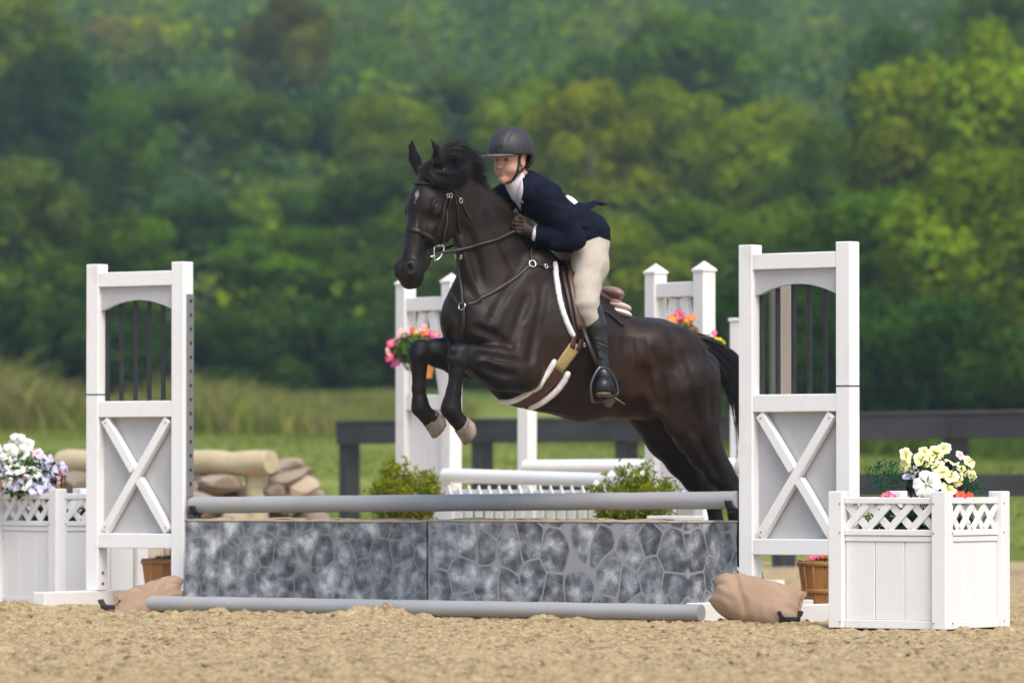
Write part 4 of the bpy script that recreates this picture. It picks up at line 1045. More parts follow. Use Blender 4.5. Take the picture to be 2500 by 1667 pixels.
bf.el(fd(.091, 0, -.060), (.010, .022, .0065), FM, .006); bf.el(fd(.089, 0, -.074), (.010, .019, .0065), FM, .006)
bf.el(fd(.096, 0, -.067), (.013, .021, .0042), FM, .003, 's')
V, Q = bf.extract('person_body')
L_ = (V.astype(float) - FC) @ FM
skin = np.array((.52, .29, .205)); C = np.tile(skin, (len(V), 1))
def spot(c, r, col, a, e=1.): 
    global C
    d = np.linalg.norm((L_ - np.array(c)) / np.array(r), axis=1); C = blend(C, a * (1 - sstep(.6, 1.15, d)), np.array(col))
for s in (1, -1):
    spot((.07, s * .042, -.035), (.03, .024, .024), (.56, .27, .20), .35)
    spot((.083, s * .030, .019), (.022, .020, .0045), (.12, .065, .04), .8)
    spot((.083, s * .031, .0035), (.02, .0145, .0062), (.10, .055, .045), .8)
spot((.091, 0, -.060), (.014, .021, .0060), (.50, .17, .15), .8); spot((.090, 0, -.0745), (.014, .019, .0065), (.50, .17, .15), .8)
spot((.088, 0, -.067), (.012, .018, .0030), (.55, .42, .38), .9)
spot((.099, .011, -.0425), (.006, .004, .003), (.12, .04, .03), .8); spot((.099, -.011, -.0425), (.006, .004, .003), (.12, .04, .03), .8)
C = blend(C, ((L_[:, 2] > .03) & (L_[:, 0] < .06) | (L_[:, 0] < -.045) & (L_[:, 2] > -.06)) * 1., np.array((.10, .055, .03)))   # hair under the helmet
me = fastmesh('person_body', V, Q, True); color_attr(me, C); hpart('body', me, M_skin, rider)
for s in (1, -1):
    b = MB(); b.ico((0, 0, 0), (.0085, .0105, .0060), 2); hpart('eye', mesh('eye', np.array(b.v) @ FM.T + fd(.0775, s * .031, .003), b.f, True), M_eye, rider)
b = MB(); b.ico((0, 0, 0), (.008, .016, .0042), 2); hpart('teeth', mesh('teeth', np.array(b.v) @ FM.T + fd(.0845, 0, -.0655), b.f, True), M_teeth, rider)
b = MB(); b.ico((0, 0, 0), (.035, .04, .03), 2, .12, np.random.RandomState(2)); hpart('hair', mesh('hair', np.array(b.v) @ FM.T + fd(-.085, .01, -.035), b.f, True), mat('rider_hair', (.16, .10, .05), .6, var=.3, vscale=50), rider)
# ---- helmet
he = Field(FC - .3, FC + .33, .0052)
he.el(fd(-.006, 0, .058), (.133, .113, .117), FM, .02); he.el(fd(-.062, 0, .005), (.068, .094, .062), FM, .03)
he.bx(fd(.105, 0, -.13), (.165, .3, .158), FM, .02, .006, 's'); he.bx(fd(-.15, 0, -.16), (.2, .3, .115), FM, .02, .01, 's')
he.el(fd(-.012, 0, .035), (.112, .092, .098), FM, .004, 's')
for s in (1, -1):                                                             # panel seams
    pr = [fd(-.006 + .134 * math.cos(a) * .93, s * .050 * (1 + .25 * math.sin(a)), .058 + .119 * math.sin(a) * .93) for a in np.linspace(.35, 2.3, 12)]
    for a, b_ in zip(pr[:-1], pr[1:]):
        P2, _ = he.proj(np.array([a, b_])); he.rc(P2[0], P2[1], .0028, .0028, .006, op='s')
V, Q = he.extract('helmet'); helmet = hpart('helmet', fastmesh('helmet', V, Q, True), M_helmet, rider)
vf = Field(FC - .05 + ft * .1 - .2, FC + .35, .004)
vf.el(fd(.105, 0, .024), (.098, .092, .012), FM, .01); vf.el(fd(.06, 0, .008), (.105, .085, .0165), FM, .004, 's')
V, Q = vf.extract('visor'); hpart('visor', fastmesh('visor', V, Q, True), M_visor, helmet, rider)
vf = Field(FC - .2, FC + .35, .005)
P2, N2 = he.proj(np.array([fd(.118, .02, .075)]), .001)
b = MB(); q0 = [P2[0] + fl * a + fu * z for a, z in ((-.024, .006), (.024, .006), (.020, -.006), (-.020, -.006))]; q0 = he.proj(np.array(q0), .0015)[0]
n_ = N2[0] * .004; b.add(list(q0 + n_) + list(q0 - n_), [(0, 1, 2, 3), (7, 6, 5, 4), (0, 4, 5, 1), (1, 5, 6, 2), (2, 6, 7, 3), (3, 7, 4, 0)])
hpart('vent', mesh('vent', b.v, b.f), M_black, helmet, rider)
cs = [(1268, 378), (1266, 396), (1264, 414), (1258, 430), (1248, 443), (1236, 447)]
P2, N2 = hits(cs, bf, .003); sp = spline(P2, 16); sp, N2 = bf.proj(sp, .003)
hpart('chin_strap', mesh('chin_strap', *ribbon(sp, N2, .016, .006), True), M_black, helmet, rider)
P2, N2 = hits([(1284, 402), (1277, 414), (1266, 420)], bf, .003); sp, N2 = bf.proj(spline(P2, 8), .003)
hpart('chin_strap', mesh('chin_strap', *ribbon(sp, N2, .012, .005), True), M_black, helmet, rider)
# ---- jacket
jf = Field(H(1505, 660, -.35) - .02, H(1170, 400, .36) + .03, .0065)
jf.chain(rp(TORSO), .05, 1.42)
jf.rc(H(1300, 470, .10), H(1300, 470, -.10), .075, .075, .04)                    # shoulders
jf.rc(H(1430, 574, .06), H(1430, 574, -.06), .124, .124, .05)
jf.rc(H(1352, 588, .06), H(1420, 592, .10), .055, .06, .04); jf.rc(H(1330, 585, -.06), H(1400, 592, -.10), .055, .06, .04)
jf.rc(H(1286, 447, .0), H(1292, 470, 0), .066, .08, .03)                          # collar
jf.chain(rp(ARM_N, .004), .022); jf.chain(rp(ARM_F, .004), .022)
for (a, b_, r) in (((1392, 545, .2), (1462, 560, .14), .016), ((1398, 560, .21), (1455, 585, .15), .014), ((1360, 500, .17), (1425, 530, .13), .015), ((1388, 592, .25), (1350, 600, .22), .010),
                   ((1330, 520, .16), (1300, 500, .12), .014), ((1390, 512, .14), (1440, 545, .10), .012)):
    jf.rc(H(*a), H(*b_), r, r * .6, .02)
for (a, b_, r) in (((1405, 552, .235), (1465, 572, .19), .008), ((1372, 505, .2), (1430, 540, .18), .008), ((1345, 498, .215), (1388, 552, .2), .006)):
    jf.rc(H(*a), H(*b_), r, r, .02, op='s')
jf.bx(H(1380, 622, 0) - np.array([0, 0, .25]), (.8, .6, .25), None, .01, .01, 's')
dgn = nrm(H(1425, 628, 0) - H(1492, 580, 0)); dn2 = np.array([-dgn[2], 0, dgn[0]]); dn2 = dn2 if dn2[2] < 0 else -dn2
DM = np.stack([dgn, np.array([0, 1, 0]), dn2], 1)
jf.bx(H(1458, 605, 0) + dn2 * .2, (.5, .6, .2), DM, .01, .01, 's')
jf.rc(fd(-.02, 0, -.03), H(1266, 462, 0), .062, .062, .01, op='s')
V, Q = jf.extract('jacket'); Vd = V.astype(float); jn = jf.grad(Vd, .02)
fold = np.sin(Vd[:, 0] * 70 + Vd[:, 2] * 55 + 6 * noise3(Vd, 13, 51)) * .5 + np.sin(Vd[:, 0] * 40 - Vd[:, 2] * 90 + 6 * noise3(Vd, 11, 52)) * .5
V = (Vd + jn * (.0030 * fold * (.4 + .6 * sstep(-.3, .5, noise3(Vd, 8, 53))) + .0016 * noise3(Vd, 50, 54))[:, None]).astype(np.float32); jacket = hpart('jacket', fastmesh('jacket', V, Q, True), M_navy, rider)
# shirt front, lapels, cuff, number patch, flying vent of the coat
cf = Field(H(1330, 540, -.15), H(1215, 410, .2), .005)
cf.rc(fd(-.018, 0, -.075), H(1276, 466, 0), .060, .067, .01)
cf.rc(H(1262, 450, .0), H(1274, 476, .0), .055, .05, .02)
V, Q = cf.extract('shirt'); hpart('shirt', fastmesh('shirt', V, Q, True), M_shirt, rider)
hpatch('shirt_front', [(1240, 456), (1279, 430), (1280, 500), (1276, 516)], 9, 14, .005, .004, M_shirt, rider, jf)
strap('lapel', [(1284, 424), (1284, 450), (1282, 480), (1279, 508), (1278, 522)], .028, .010, M_navy, jacket, jf, .006, 14, rider)
strap('lapel', [(1234, 456), (1246, 475), (1260, 497), (1274, 520)], .026, .010, M_navy, jacket, jf, .006, 12, rider)
b = MB(); a_, c_ = H(1302, 569, .112), H(1312, 571, .124); b.tube([a_ + (c_ - a_) * t for t in (0, .5, 1)], [.0390, .0415, .0400], 16); hpart('shirt_cuff', mesh('shirt_cuff', b.v, b.f, True), M_shirt, rider)
hpatch('number_patch', [(1380, 480), (1388, 475), (1411, 494), (1402, 500)], 5, 7, .001, .001, M_white, rider, jf)
fp = [H(1404, 494, .02), H(1432, 498, .02), H(1452, 492, .02), H(1480, 500, .03)]
b = MB(); sp = spline(fp, 12)
for wv, off in ((-.05, 0), (.05, .004)): pass
Vv = []; 
for i, p in enumerate(sp):
    t = i / 11; wd = .075 * (1 - .75 * t) + .012; dz = .030 * (1 - t) 
    for w_, z_ in ((-wd, -dz), (0, .006), (wd, -dz)): Vv.append(p + np.array([0, w_, z_]))
    for w_, z_ in ((wd, -dz - .005), (0, .0), (-wd, -dz - .005)): Vv.append(p + np.array([0, w_, z_]))
Fc = [(i * 6 + k, i * 6 + (k + 1) % 6, i * 6 + 6 + (k + 1) % 6, i * 6 + 6 + k) for i in range(11) for k in range(6)] + [tuple(range(5, -1, -1)), tuple(66 + k for k in range(6))]
hpart('coat_tail', mesh('coat_tail', Vv, Fc, True), M_navy, jacket, rider)
# ---- breeches
qf = Field(H(1510, 800, -.36) - .02, H(1270, 540, .40) + .02, .0065)
qf.chain(rp(LEG_N, .001), .05); qf.chain(rp(LEG_F, .001), .03)
qf.rc(H(1434, 590, .06), H(1434, 590, -.06), .098, .098, .04)
for (a, b_) in (((1458, 735, .285), (1430, 750, .31)), ((1457, 750, .295), (1436, 764, .315))):
    qf.rc(H(*a), H(*b_), .006, .004, .018)
P2, N2 = hits([(1478, 600), (1471, 640), (1462, 680), (1452, 715)], qf); C2 = P2 - N2 * .002
for a, c in zip(C2[:-1], C2[1:]): qf.rc(a, c, .0035, .0035, .006)
V, Q = qf.extract('breeches'); Vd = V.astype(float)
V = (Vd + qf.grad(Vd, .02) * (.0017 * np.sin(Vd[:, 2] * 85 + Vd[:, 0] * 35 + 6 * noise3(Vd, 12, 61)) * (.3 + .7 * sstep(1.75, 1.6, Vd[:, 2])) + .001 * noise3(Vd, 40, 62))[:, None]).astype(np.float32); hpart('breeches', fastmesh('breeches', V, Q, True), M_breech, rider)
# ---- boots
def boot(shin, heel, ball, toe, s):
    f_ = Field(np.minimum(np.minimum(H(*shin[0][:3]), H(*toe)), H(*heel)) - .10, np.maximum(np.maximum(H(*shin[0][:3]), H(*toe)), H(*heel)) + .10, .0058)
    f_.chain(rp(shin, .003), .015)
    f_.rc(H(*shin[-1][:3]), H(*heel), .034, .034, .03); f_.rc(H(*shin[-1][:3]), H(*ball), .034, .034, .03)
    f_.rc(H(*heel), H(*ball), .035, .045, .02); f_.rc(H(*ball), H(*toe), .046, .040, .02)
    top = H(*shin[0][:3]); ax = nrm(H(*shin[1][:3]) - top)
    for i, t in enumerate((.42, .52, .62, .70, .78, .86)):
        c = np.array(H(*shin[1][:3])) * (1 - t) + np.array(H(*shin[3][:3])) * t; r = .052 - .02 * t
        f_.rc(c + np.array([.03, s * r * .8, .012]), c + np.array([-.028, s * r * .75, -.010 - .003 * i]), .0045, .003, .012)
    for t in (.47, .57, .66, .74):
        c = np.array(H(*shin[1][:3])) * (1 - t) + np.array(H(*shin[3][:3])) * t; r = .052 - .02 * t
        f_.rc(c + np.array([.03, s * r * 1.0, .012]), c + np.array([-.03, s * r * .95, -.012]), .0035, .0025, .010, op='s')
    m_ = np.stack([ax, nrm(np.cross(ax, (0, 1, 0))), nrm(np.cross(ax, np.cross(ax, (0, 1, 0))))], 1)
    f_.bx(top - ax * .065, (.045, .2, .2), m_, .005, .006, 's')
    V, Q = f_.extract('boot'); bo = hpart('boot', fastmesh('boot', V, Q, True), M_boot, rider)
    h_, t_ = np.array(H(*heel)), np.array(H(*toe)); g = Field(np.minimum(h_, t_) - .09, np.maximum(h_, t_) + .07, .005)
    dz = np.array([0, 0, -.040]); g.rc(h_ + dz, t_ + dz, .034, .040, .01, .28, (0, 0, 1)); g.rc(h_ + dz * 1.2, h_ + dz * 1.3 + nrm(t_ - h_) * .03, .022, .022, .01)
    g.bx((h_ + t_) / 2 + np.array([0, 0, .035]), (.3, .3, .048), None, .005, .005, 's') if False else None
    V, Q = g.extract('sole'); hpart('sole', fastmesh('sole', V, Q, True), M_sole, bo, rider)
boot(SHIN_N, (1487, 962, .285), (1477, 943, .395), (1473, 942, .44), 1)
boot(SHIN_F, (1348, 962, -.285), (1330, 943, -.395), (1312, 942, -.44), -1)
b = MB(); b.tube(hcurve([(1500, 970, .33), (1512, 979, .335), (1526, 987, .34)]), [.006, .005, .0035], 6); hpart('spur_strap', mesh('spur_strap', b.v, b.f, True), M_sole, rider)
# ---- gloves
for c, s in ((HN, 1), (HF, -1)):
    g = Field(c - .11, c + .11, .004); hand(g, c, s, .0)
    g.rc(c, H(1309, 570, .12) if s > 0 else H(1242, 545, -.118), .029, .034, .012)
    V, Q = g.extract('glove'); hpart('glove', fastmesh('glove', V, Q, True), M_glove, rider)
# ================================================================== the jump
sL = 413 / .95; sR = 454 / .95
def sline(px): return sL + (sR - sL) * (px - 250) / 1700
def Yl(px): return F / sline(px)
JL = np.array([xat(340, Yl(340)), Yl(340)]); JR = np.array([xat(1950, Yl(1950)), Yl(1950)])
JE = nrm(JR - JL); JPHI = math.atan2(JE[1], JE[0]); JN = np.array([-JE[1], JE[0]])         # JN points away from the camera
def jp(s_, n_, z_=0.):
    """point s metres along the jump from the left standard's centre, n metres behind its line"""
    p = JL + JE * s_ + JN * n_; return (p[0], p[1], z_)
def jpix(px, n_=0.):
    """distance along the jump at which picture column px meets the line n behind"""
    d = np.array([(px - 1250) / F, 1.]); A = np.array([[JE[0], -d[0]], [JE[1], -d[1]]]); b_ = -(JL + JN * n_)
    return float(np.linalg.solve(A, b_)[0])
M_vinyl = mat('white_vinyl', (.80, .79, .775), .42, var=.03, vscale=3, stain=(.42, .34, .20), stain_scale=4, stain_amt=.35, spec=.45)
M_vinyl_d = mat('weathered_white', (.74, .72, .70), .5, var=.05, vscale=3, stain=(.40, .33, .20), stain_scale=3, stain_amt=.45, spec=.4)
M_grey = mat('grey_board', (.45, .447, .45), .6, var=.04, vscale=5, stain=(.35, .28, .17), stain_scale=4, stain_amt=.3)
M_bar = mat('black_bar', (.022, .023, .028), .45, var=.3, vscale=30, spec=.4)
M_track = mat('grey_cup_track', (.22, .23, .23), .5, metal=.4)
M_rust = mat('rust_screw', (.16, .09, .04), .8)
def plain(name, lo, hi, m, parent, bev=.004, rot=None):
    b = MB(); b.box(lo, hi, bev); o = b.build(name, m, parent); return o
_std = {}
def standard(loc, rz, label, mirror_track=1):
    W, PS, HT_ = .70, .088, 1.90; h = PS / 2; xl, xr = -W / 2 + h, W / 2 - h; pi = xl + h; pe = xr - h
    o = thing('jump_standard', label, 'jump standard', loc, rz, 'white jump standards of the near fence')
    for x in (xl, xr):
        plain('post', (x - h, -h, .072), (x + h, h, HT_), M_vinyl, o)
        b = MB(); b.box((x - h + .004, -.50, -.03), (x + h - .004, .50, .070), .004); b.build('foot', M_vinyl_d, o)
    plain('top_rail', (pi, -h + .003, 1.770), (pe, h - .003, 1.852), M_vinyl, o)
    plain('middle_rail', (pi, -h + .003, 1.040), (pe, h - .003, 1.130), M_vinyl, o)
    plain('bottom_rail', (pi, -h + .003, .310), (pe, h - .003, .392), M_vinyl, o)
    # arched valance
    n = 24; b = MB(); xs = np.linspace(pi, pe, n); V = []
    for y in (-.018, .012):
        for x in xs:
            t = (x - pi) / (pe - pi); e = .055
            u_ = np.clip((t - e) / (1 - 2 * e), 0, 1); arch = 1.642 + .052 * math.sin(math.pi * u_) ** .8 if e < t < 1 - e else 1.642
            V += [(x, y, 1.768), (x, y, arch)]
    Fc = []
    for i in range(n - 1):
        a = 2 * i; Fc += [(a, a + 1, a + 3, a + 2), (2 * n + a, 2 * n + a + 2, 2 * n + a + 3, 2 * n + a + 1), (a + 1, 2 * n + a + 1, 2 * n + a + 3, a + 3), (a, a + 2, 2 * n + a + 2, 2 * n + a)]
    Fc += [(0, 2 * n, 2 * n + 1, 1), (2 * n - 2, 2 * n - 1, 4 * n - 1, 4 * n - 2)]
    b.add(V, Fc); b.build('arched_valance', M_grey, o)
    for i in range(6):
        x = pi + .012 + (pe - pi - .024) * i / 5
        plain('bar', (x - .011, .016, 1.131), (x + .011, .038, 1.70), M_bar, o, .003)
    plain('lower_panel', (pi, .012, .393), (pe, .026, 1.039), M_grey, o, .001)
    a, c, d, e = pi + .036, pe - .036, .405, 1.028
    b = MB(); b.beam((a, -.016, d), (c, -.016, e), .052, .040, (0, 1, 0)); b.build('cross_brace', M_vinyl, o)
    mx_, mz_ = (a + c) / 2, (d + e) / 2; dv = nrm(np.array([c - a, 0, -(e - d)])); L_ = np.array([mx_, -.016, mz_])
    for p0, p1 in ((np.array([a, -.016, e]), L_ - dv * .030), (L_ + dv * .030, np.array([c, -.016, d]))):
        b = MB(); b.beam(p0, p1, .052, .040, (0, 1, 0)); b.build('cross_brace', M_vinyl, o)
    for (x, z_) in ((a + .01, e - .02), (c - .01, e - .02), (a + .01, d + .02), (c - .01, d + .02)):
        b = MB(); b.tube([(x, -.035, z_), (x, -.0385, z_)], .0045, 8); b.build('screw', M_rust, o)
    # drilled track for the cups on the inner face
    xi = xr + h if mirror_track > 0 else xl - h; t0, t1 = (xi, xi + .012) if mirror_track > 0 else (xi - .012, xi)
    plain('cup_track', (t0, -.02, .12), (t1, .034, 1.72), M_track, o, .002)
    for i in range(20):
        z_ = .2 + i * .078; b = MB(); xx = t1 if mirror_track > 0 else t0; b.tube([(xx - .001, .006, z_), (xx + .0015 * mirror_track, .006, z_)], .011, 8); b.build('track_hole', M_bar, o)
    zc = 1.17
    b = MB(); b.box((xr - h - .002, -h - .002, zc - .004), (xr + h + .002, h + .002, zc + .002)) if mirror_track < 0 else b.box((xl - h - .002, -h - .002, zc - .004), (xl + h + .002, h + .002, zc + .002))
    b.build('cord_tie', M_bar, o)
    for x in (xl, xr):
        for z_ in (.11, .17): b = MB(); b.tube([(x + h + .000, 0, z_), (x + h + .004, 0, z_)], .009, 8); b.build('bolt', M_rust, o)
    return o
zl = lambda p: min(sand_z(p[0], p[1]), -.0) 
standard((JL[0], JL[1], -.01), JPHI, 'white jump standard with black bars left of the horse', 1)
standard((JR[0], JR[1], -.01), JPHI - R(4), 'white jump standard with black bars behind the right planter', -1)

# rails
M_pole = mat('grey_painted_pole', (.31, .312, .32), .5, var=.08, vscale=3, stain=(.40, .33, .24), stain_scale=5, stain_amt=.6, spec=.4, bump=.15, bscale=18)
M_raw = mat('bare_wood', (.42, .27, .13), .8, var=.2, vscale=10)
def pole(name, a, b_, r, m, label, cat, cap=True):
    a = Vector(a); b_ = Vector(b_); L = (b_ - a).length; x = (b_ - a).normalized()
    o = thing(name, label, cat, tuple(a)); q = x.to_track_quat('X', 'Z'); o.rotation_mode = 'QUATERNION'; o.rotation_quaternion = q
    mb = MB(); n = 40; mb.tube([(L * i / n, .0012 * math.sin(i * .7), .0008 * math.sin(i * 1.3)) for i in range(n + 1)], [r] * (n + 1), 24); bo = mb.build('pole_shaft', m, o); smooth_by_angle(bo)
    for x0, x1 in ((.012, .030), (L - .030, L - .012)):
        mb = MB(); mb.tube([(x0, .003, 0), (x1, .003, 0)], r + .0015, 24); e = mb.build('worn_end', M_raw, o); smooth_by_angle(e)
    return o
sA, sB = jpix(470, 0), jpix(1803, 0)
zA = HC - (1233 - 1157) / sline(470); zB = HC - (1220 - 1157) / sline(1800)
pole('jump_rail', jp(sA, 0, zA), jp(sB, 0, zB), .0455, M_pole, 'grey painted rail resting in cups above the stone painted wall', 'jump rail')
gA = at(362, 1462, 28.15); gB = at(1712, 1485, 26.25)
pole('ground_pole', (gA[0], gA[1], .012), (gB[0], gB[1], .012), .043, M_pole, 'grey painted pole lying on the sand before the wall', 'ground pole')
for s_, zz_, nm in ((sA + .035, zA, 'left'), (sB - .035, zB, 'right')):
    o = thing('jump_cup', 'dark metal jump cup holding the ' + nm + ' end of the grey rail', 'jump cup', jp(s_, 0, zz_ - .06), JPHI, 'jump cups')
    b = MB(); pts = [(0, .049 * math.cos(a), .060 + .049 * math.sin(a)) for a in np.linspace(math.pi * 1.02, math.pi * 1.98, 10)]
    for dx in (-.016, .016): b.tube([(dx, p[1], p[2]) for p in pts], .006, 6)
    for p, q_ in zip(pts[:-1], pts[1:]): b.add([(-.018, p[1], p[2]), (.018, p[1], p[2]), (.018, q_[1], q_[2]), (-.018, q_[1], q_[2])], [(0, 1, 2, 3)])
    b.build('cup', M_bar, o); b = MB(); b.box((-.02, -.014, -.008), (.02, .014, .006), .003); b.build('bracket', M_bar, o)

# painted stone wall boxes
def stone_paint(joint, scale, jw):
    """sponged faux stones: speckled blobs with greyer joints left between them"""
    m = bpy.data.materials.new('painted_stones'); m.use_nodes = True; t = m.node_tree; P = t.nodes['Principled BSDF']; L = t.links.new
    def noise(sc_, det, ro=.5, src=None):
        n = _n(t, 'ShaderNodeTexNoise'); n.inputs['Scale'].default_value = sc_; n.inputs['Detail'].default_value = det; n.inputs['Roughness'].default_value = ro; L(src or tc.outputs['Object'], n.inputs['Vector']); return n
    def ma(a, k, b):
        q = _n(t, 'ShaderNodeMath', operation='MULTIPLY_ADD'); L(a, q.inputs[0]); q.inputs[1].default_value = k
        if isinstance(b, float): q.inputs[2].default_value = b
        else: L(b, q.inputs[2])
        return q.outputs[0]
    tc = _n(t, 'ShaderNodeTexCoord'); sx_ = _n(t, 'ShaderNodeSeparateXYZ'); L(tc.outputs['Object'], sx_.inputs[0]); mp = _n(t, 'ShaderNodeCombineXYZ'); L(ma(sx_.outputs[1], -1., sx_.outputs[0]), mp.inputs[0]); L(ma(sx_.outputs[2], .8, 0.), mp.inputs[1])
    nz = noise(3.0, 2, .5, mp.outputs[0])
    ad = _n(t, 'ShaderNodeVectorMath', operation='MULTIPLY_ADD'); L(nz.outputs['Color'], ad.inputs[0]); ad.inputs[1].default_value = (.11, .11, .11); L(mp.outputs[0], ad.inputs[2])
    f1 = _n(t, 'ShaderNodeTexVoronoi', feature='F1'); f2 = _n(t, 'ShaderNodeTexVoronoi', feature='F2')
    for v in (f1, f2): v.voronoi_dimensions = '2D'; v.inputs['Scale'].default_value = scale; v.inputs['Randomness'].default_value = .66; L(ad.outputs[0], v.inputs['Vector'])
    df = _n(t, 'ShaderNodeMath', operation='SUBTRACT'); L(f2.outputs['Distance'], df.inputs[0]); L(f1.outputs['Distance'], df.inputs[1])
    sv = _n(t, 'ShaderNodeSeparateColor'); L(f1.outputs['Color'], sv.inputs[0])
    val = ma(noise(12, 3, .55).outputs['Fac'], 1.5, ma(noise(170, 3, .6).outputs['Fac'], .95, ma(f1.outputs['Distance'], -.35, ma(sv.outputs[0], .22, 0.))))
    mr = _n(t, 'ShaderNodeMapRange'); mr.inputs[1].default_value = .78; mr.inputs[2].default_value = 1.78; L(val, mr.inputs[0])
    rp = _n(t, 'ShaderNodeValToRGB'); r = rp.color_ramp; r.elements.new(.36); r.elements.new(.6)
    for el_, p_, c_ in zip(r.elements, (.06, .34, .58, .92), ((.032, .035, .042, 1), (.115, .124, .138, 1), (.275, .292, .315, 1), (.66, .68, .69, 1))): el_.position = p_; el_.color = c_
    L(mr.outputs[0], rp.inputs[0])
    wj = ma(noise(2.2, 2).outputs['Fac'], jw, jw * .35)
    lt = _n(t, 'ShaderNodeMapRange', interpolation_type='SMOOTHSTEP'); lt.inputs[1].default_value = jw * .4; L(wj, lt.inputs[2]); lt.inputs[3].default_value = joint; lt.inputs[4].default_value = 0
    L(ma(noise(60, 3, .6).outputs['Fac'], jw * .5, ma(df.outputs[0], 1., -jw * .25)), lt.inputs[0])
    l2 = _n(t, 'ShaderNodeMapRange', interpolation_type='SMOOTHSTEP'); l2.inputs[1].default_value = .55; l2.inputs[2].default_value = .65; l2.inputs[4].default_value = joint; L(ma(noise(60, 3, .6).outputs['Fac'], -.06, f1.outputs['Distance']), l2.inputs[0])
    lm = _n(t, 'ShaderNodeMath', operation='MAXIMUM'); L(lt.outputs[0], lm.inputs[0]); L(l2.outputs[0], lm.inputs[1])
    mx = _n(t, 'ShaderNodeMix', data_type='RGBA'); L(lm.outputs[0], mx.inputs[0]); L(rp.outputs[0], mx.inputs[6]); mx.inputs[7].default_value = (.265, .275, .29, 1)
    dr = _n(t, 'ShaderNodeValToRGB'); dr.color_ramp.elements[0].position = .64; dr.color_ramp.elements[1].position = .80; L(noise(8, 8, .6).outputs['Fac'], dr.inputs[0])
    m2 = _n(t, 'ShaderNodeMix', data_type='RGBA'); L(ma(dr.outputs[0], .5, 0.), m2.inputs[0]); L(mx.outputs[2], m2.inputs[6]); m2.inputs[7].default_value = (.36, .28, .19, 1)
    L(m2.outputs[2], P.inputs['Base Color']); P.inputs['Roughness'].default_value = .6; return m
M_stones = stone_paint(.5, 7.4, .12); M_stones2 = stone_paint(1., 6.5, .09)
M_ply = mat('sandy_plywood', (.36, .31, .25), .9, var=.25, vscale=14, bump=.4, bscale=60)
def wallbox(pa, pb, hgt, label, dn=0., m_=None):
    s0, s1 = jpix(pa, -.235 + dn), jpix(pb, -.235 + dn); L_ = s1 - s0
    o = thing('wall_box', label, 'wall box', jp(s0, 0, -.03), JPHI, 'painted wall boxes under the rail')
    b = MB(); b.box((0, -.235 + dn, 0), (L_ - .004, .235 + dn, hgt - .012), .003); b.build('painted_panel', m_ or M_stones, o)
    b = MB(); b.box((-.004, -.239 + dn, hgt - .012), (L_, .239 + dn, hgt - .001), .003); b.build('top_board', M_ply, o)
    for k in range(4):
        b = MB(); rg = np.random.RandomState(k + int(pa)); b.ico((L_ * (.15 + .2 * k), -.12 + .05 * k + dn, hgt), (.16, .08, .010), 2, .2, rg); b.build('sand_dusting', M_sand, o)
    return o
wallbox(452, 1042, .496, 'wall box painted with speckled grey stones, left half under the rail')
wallbox(1045, 1681, .503, 'wall box painted with outlined grey stones, right half under the rail', -.006, M_stones2)

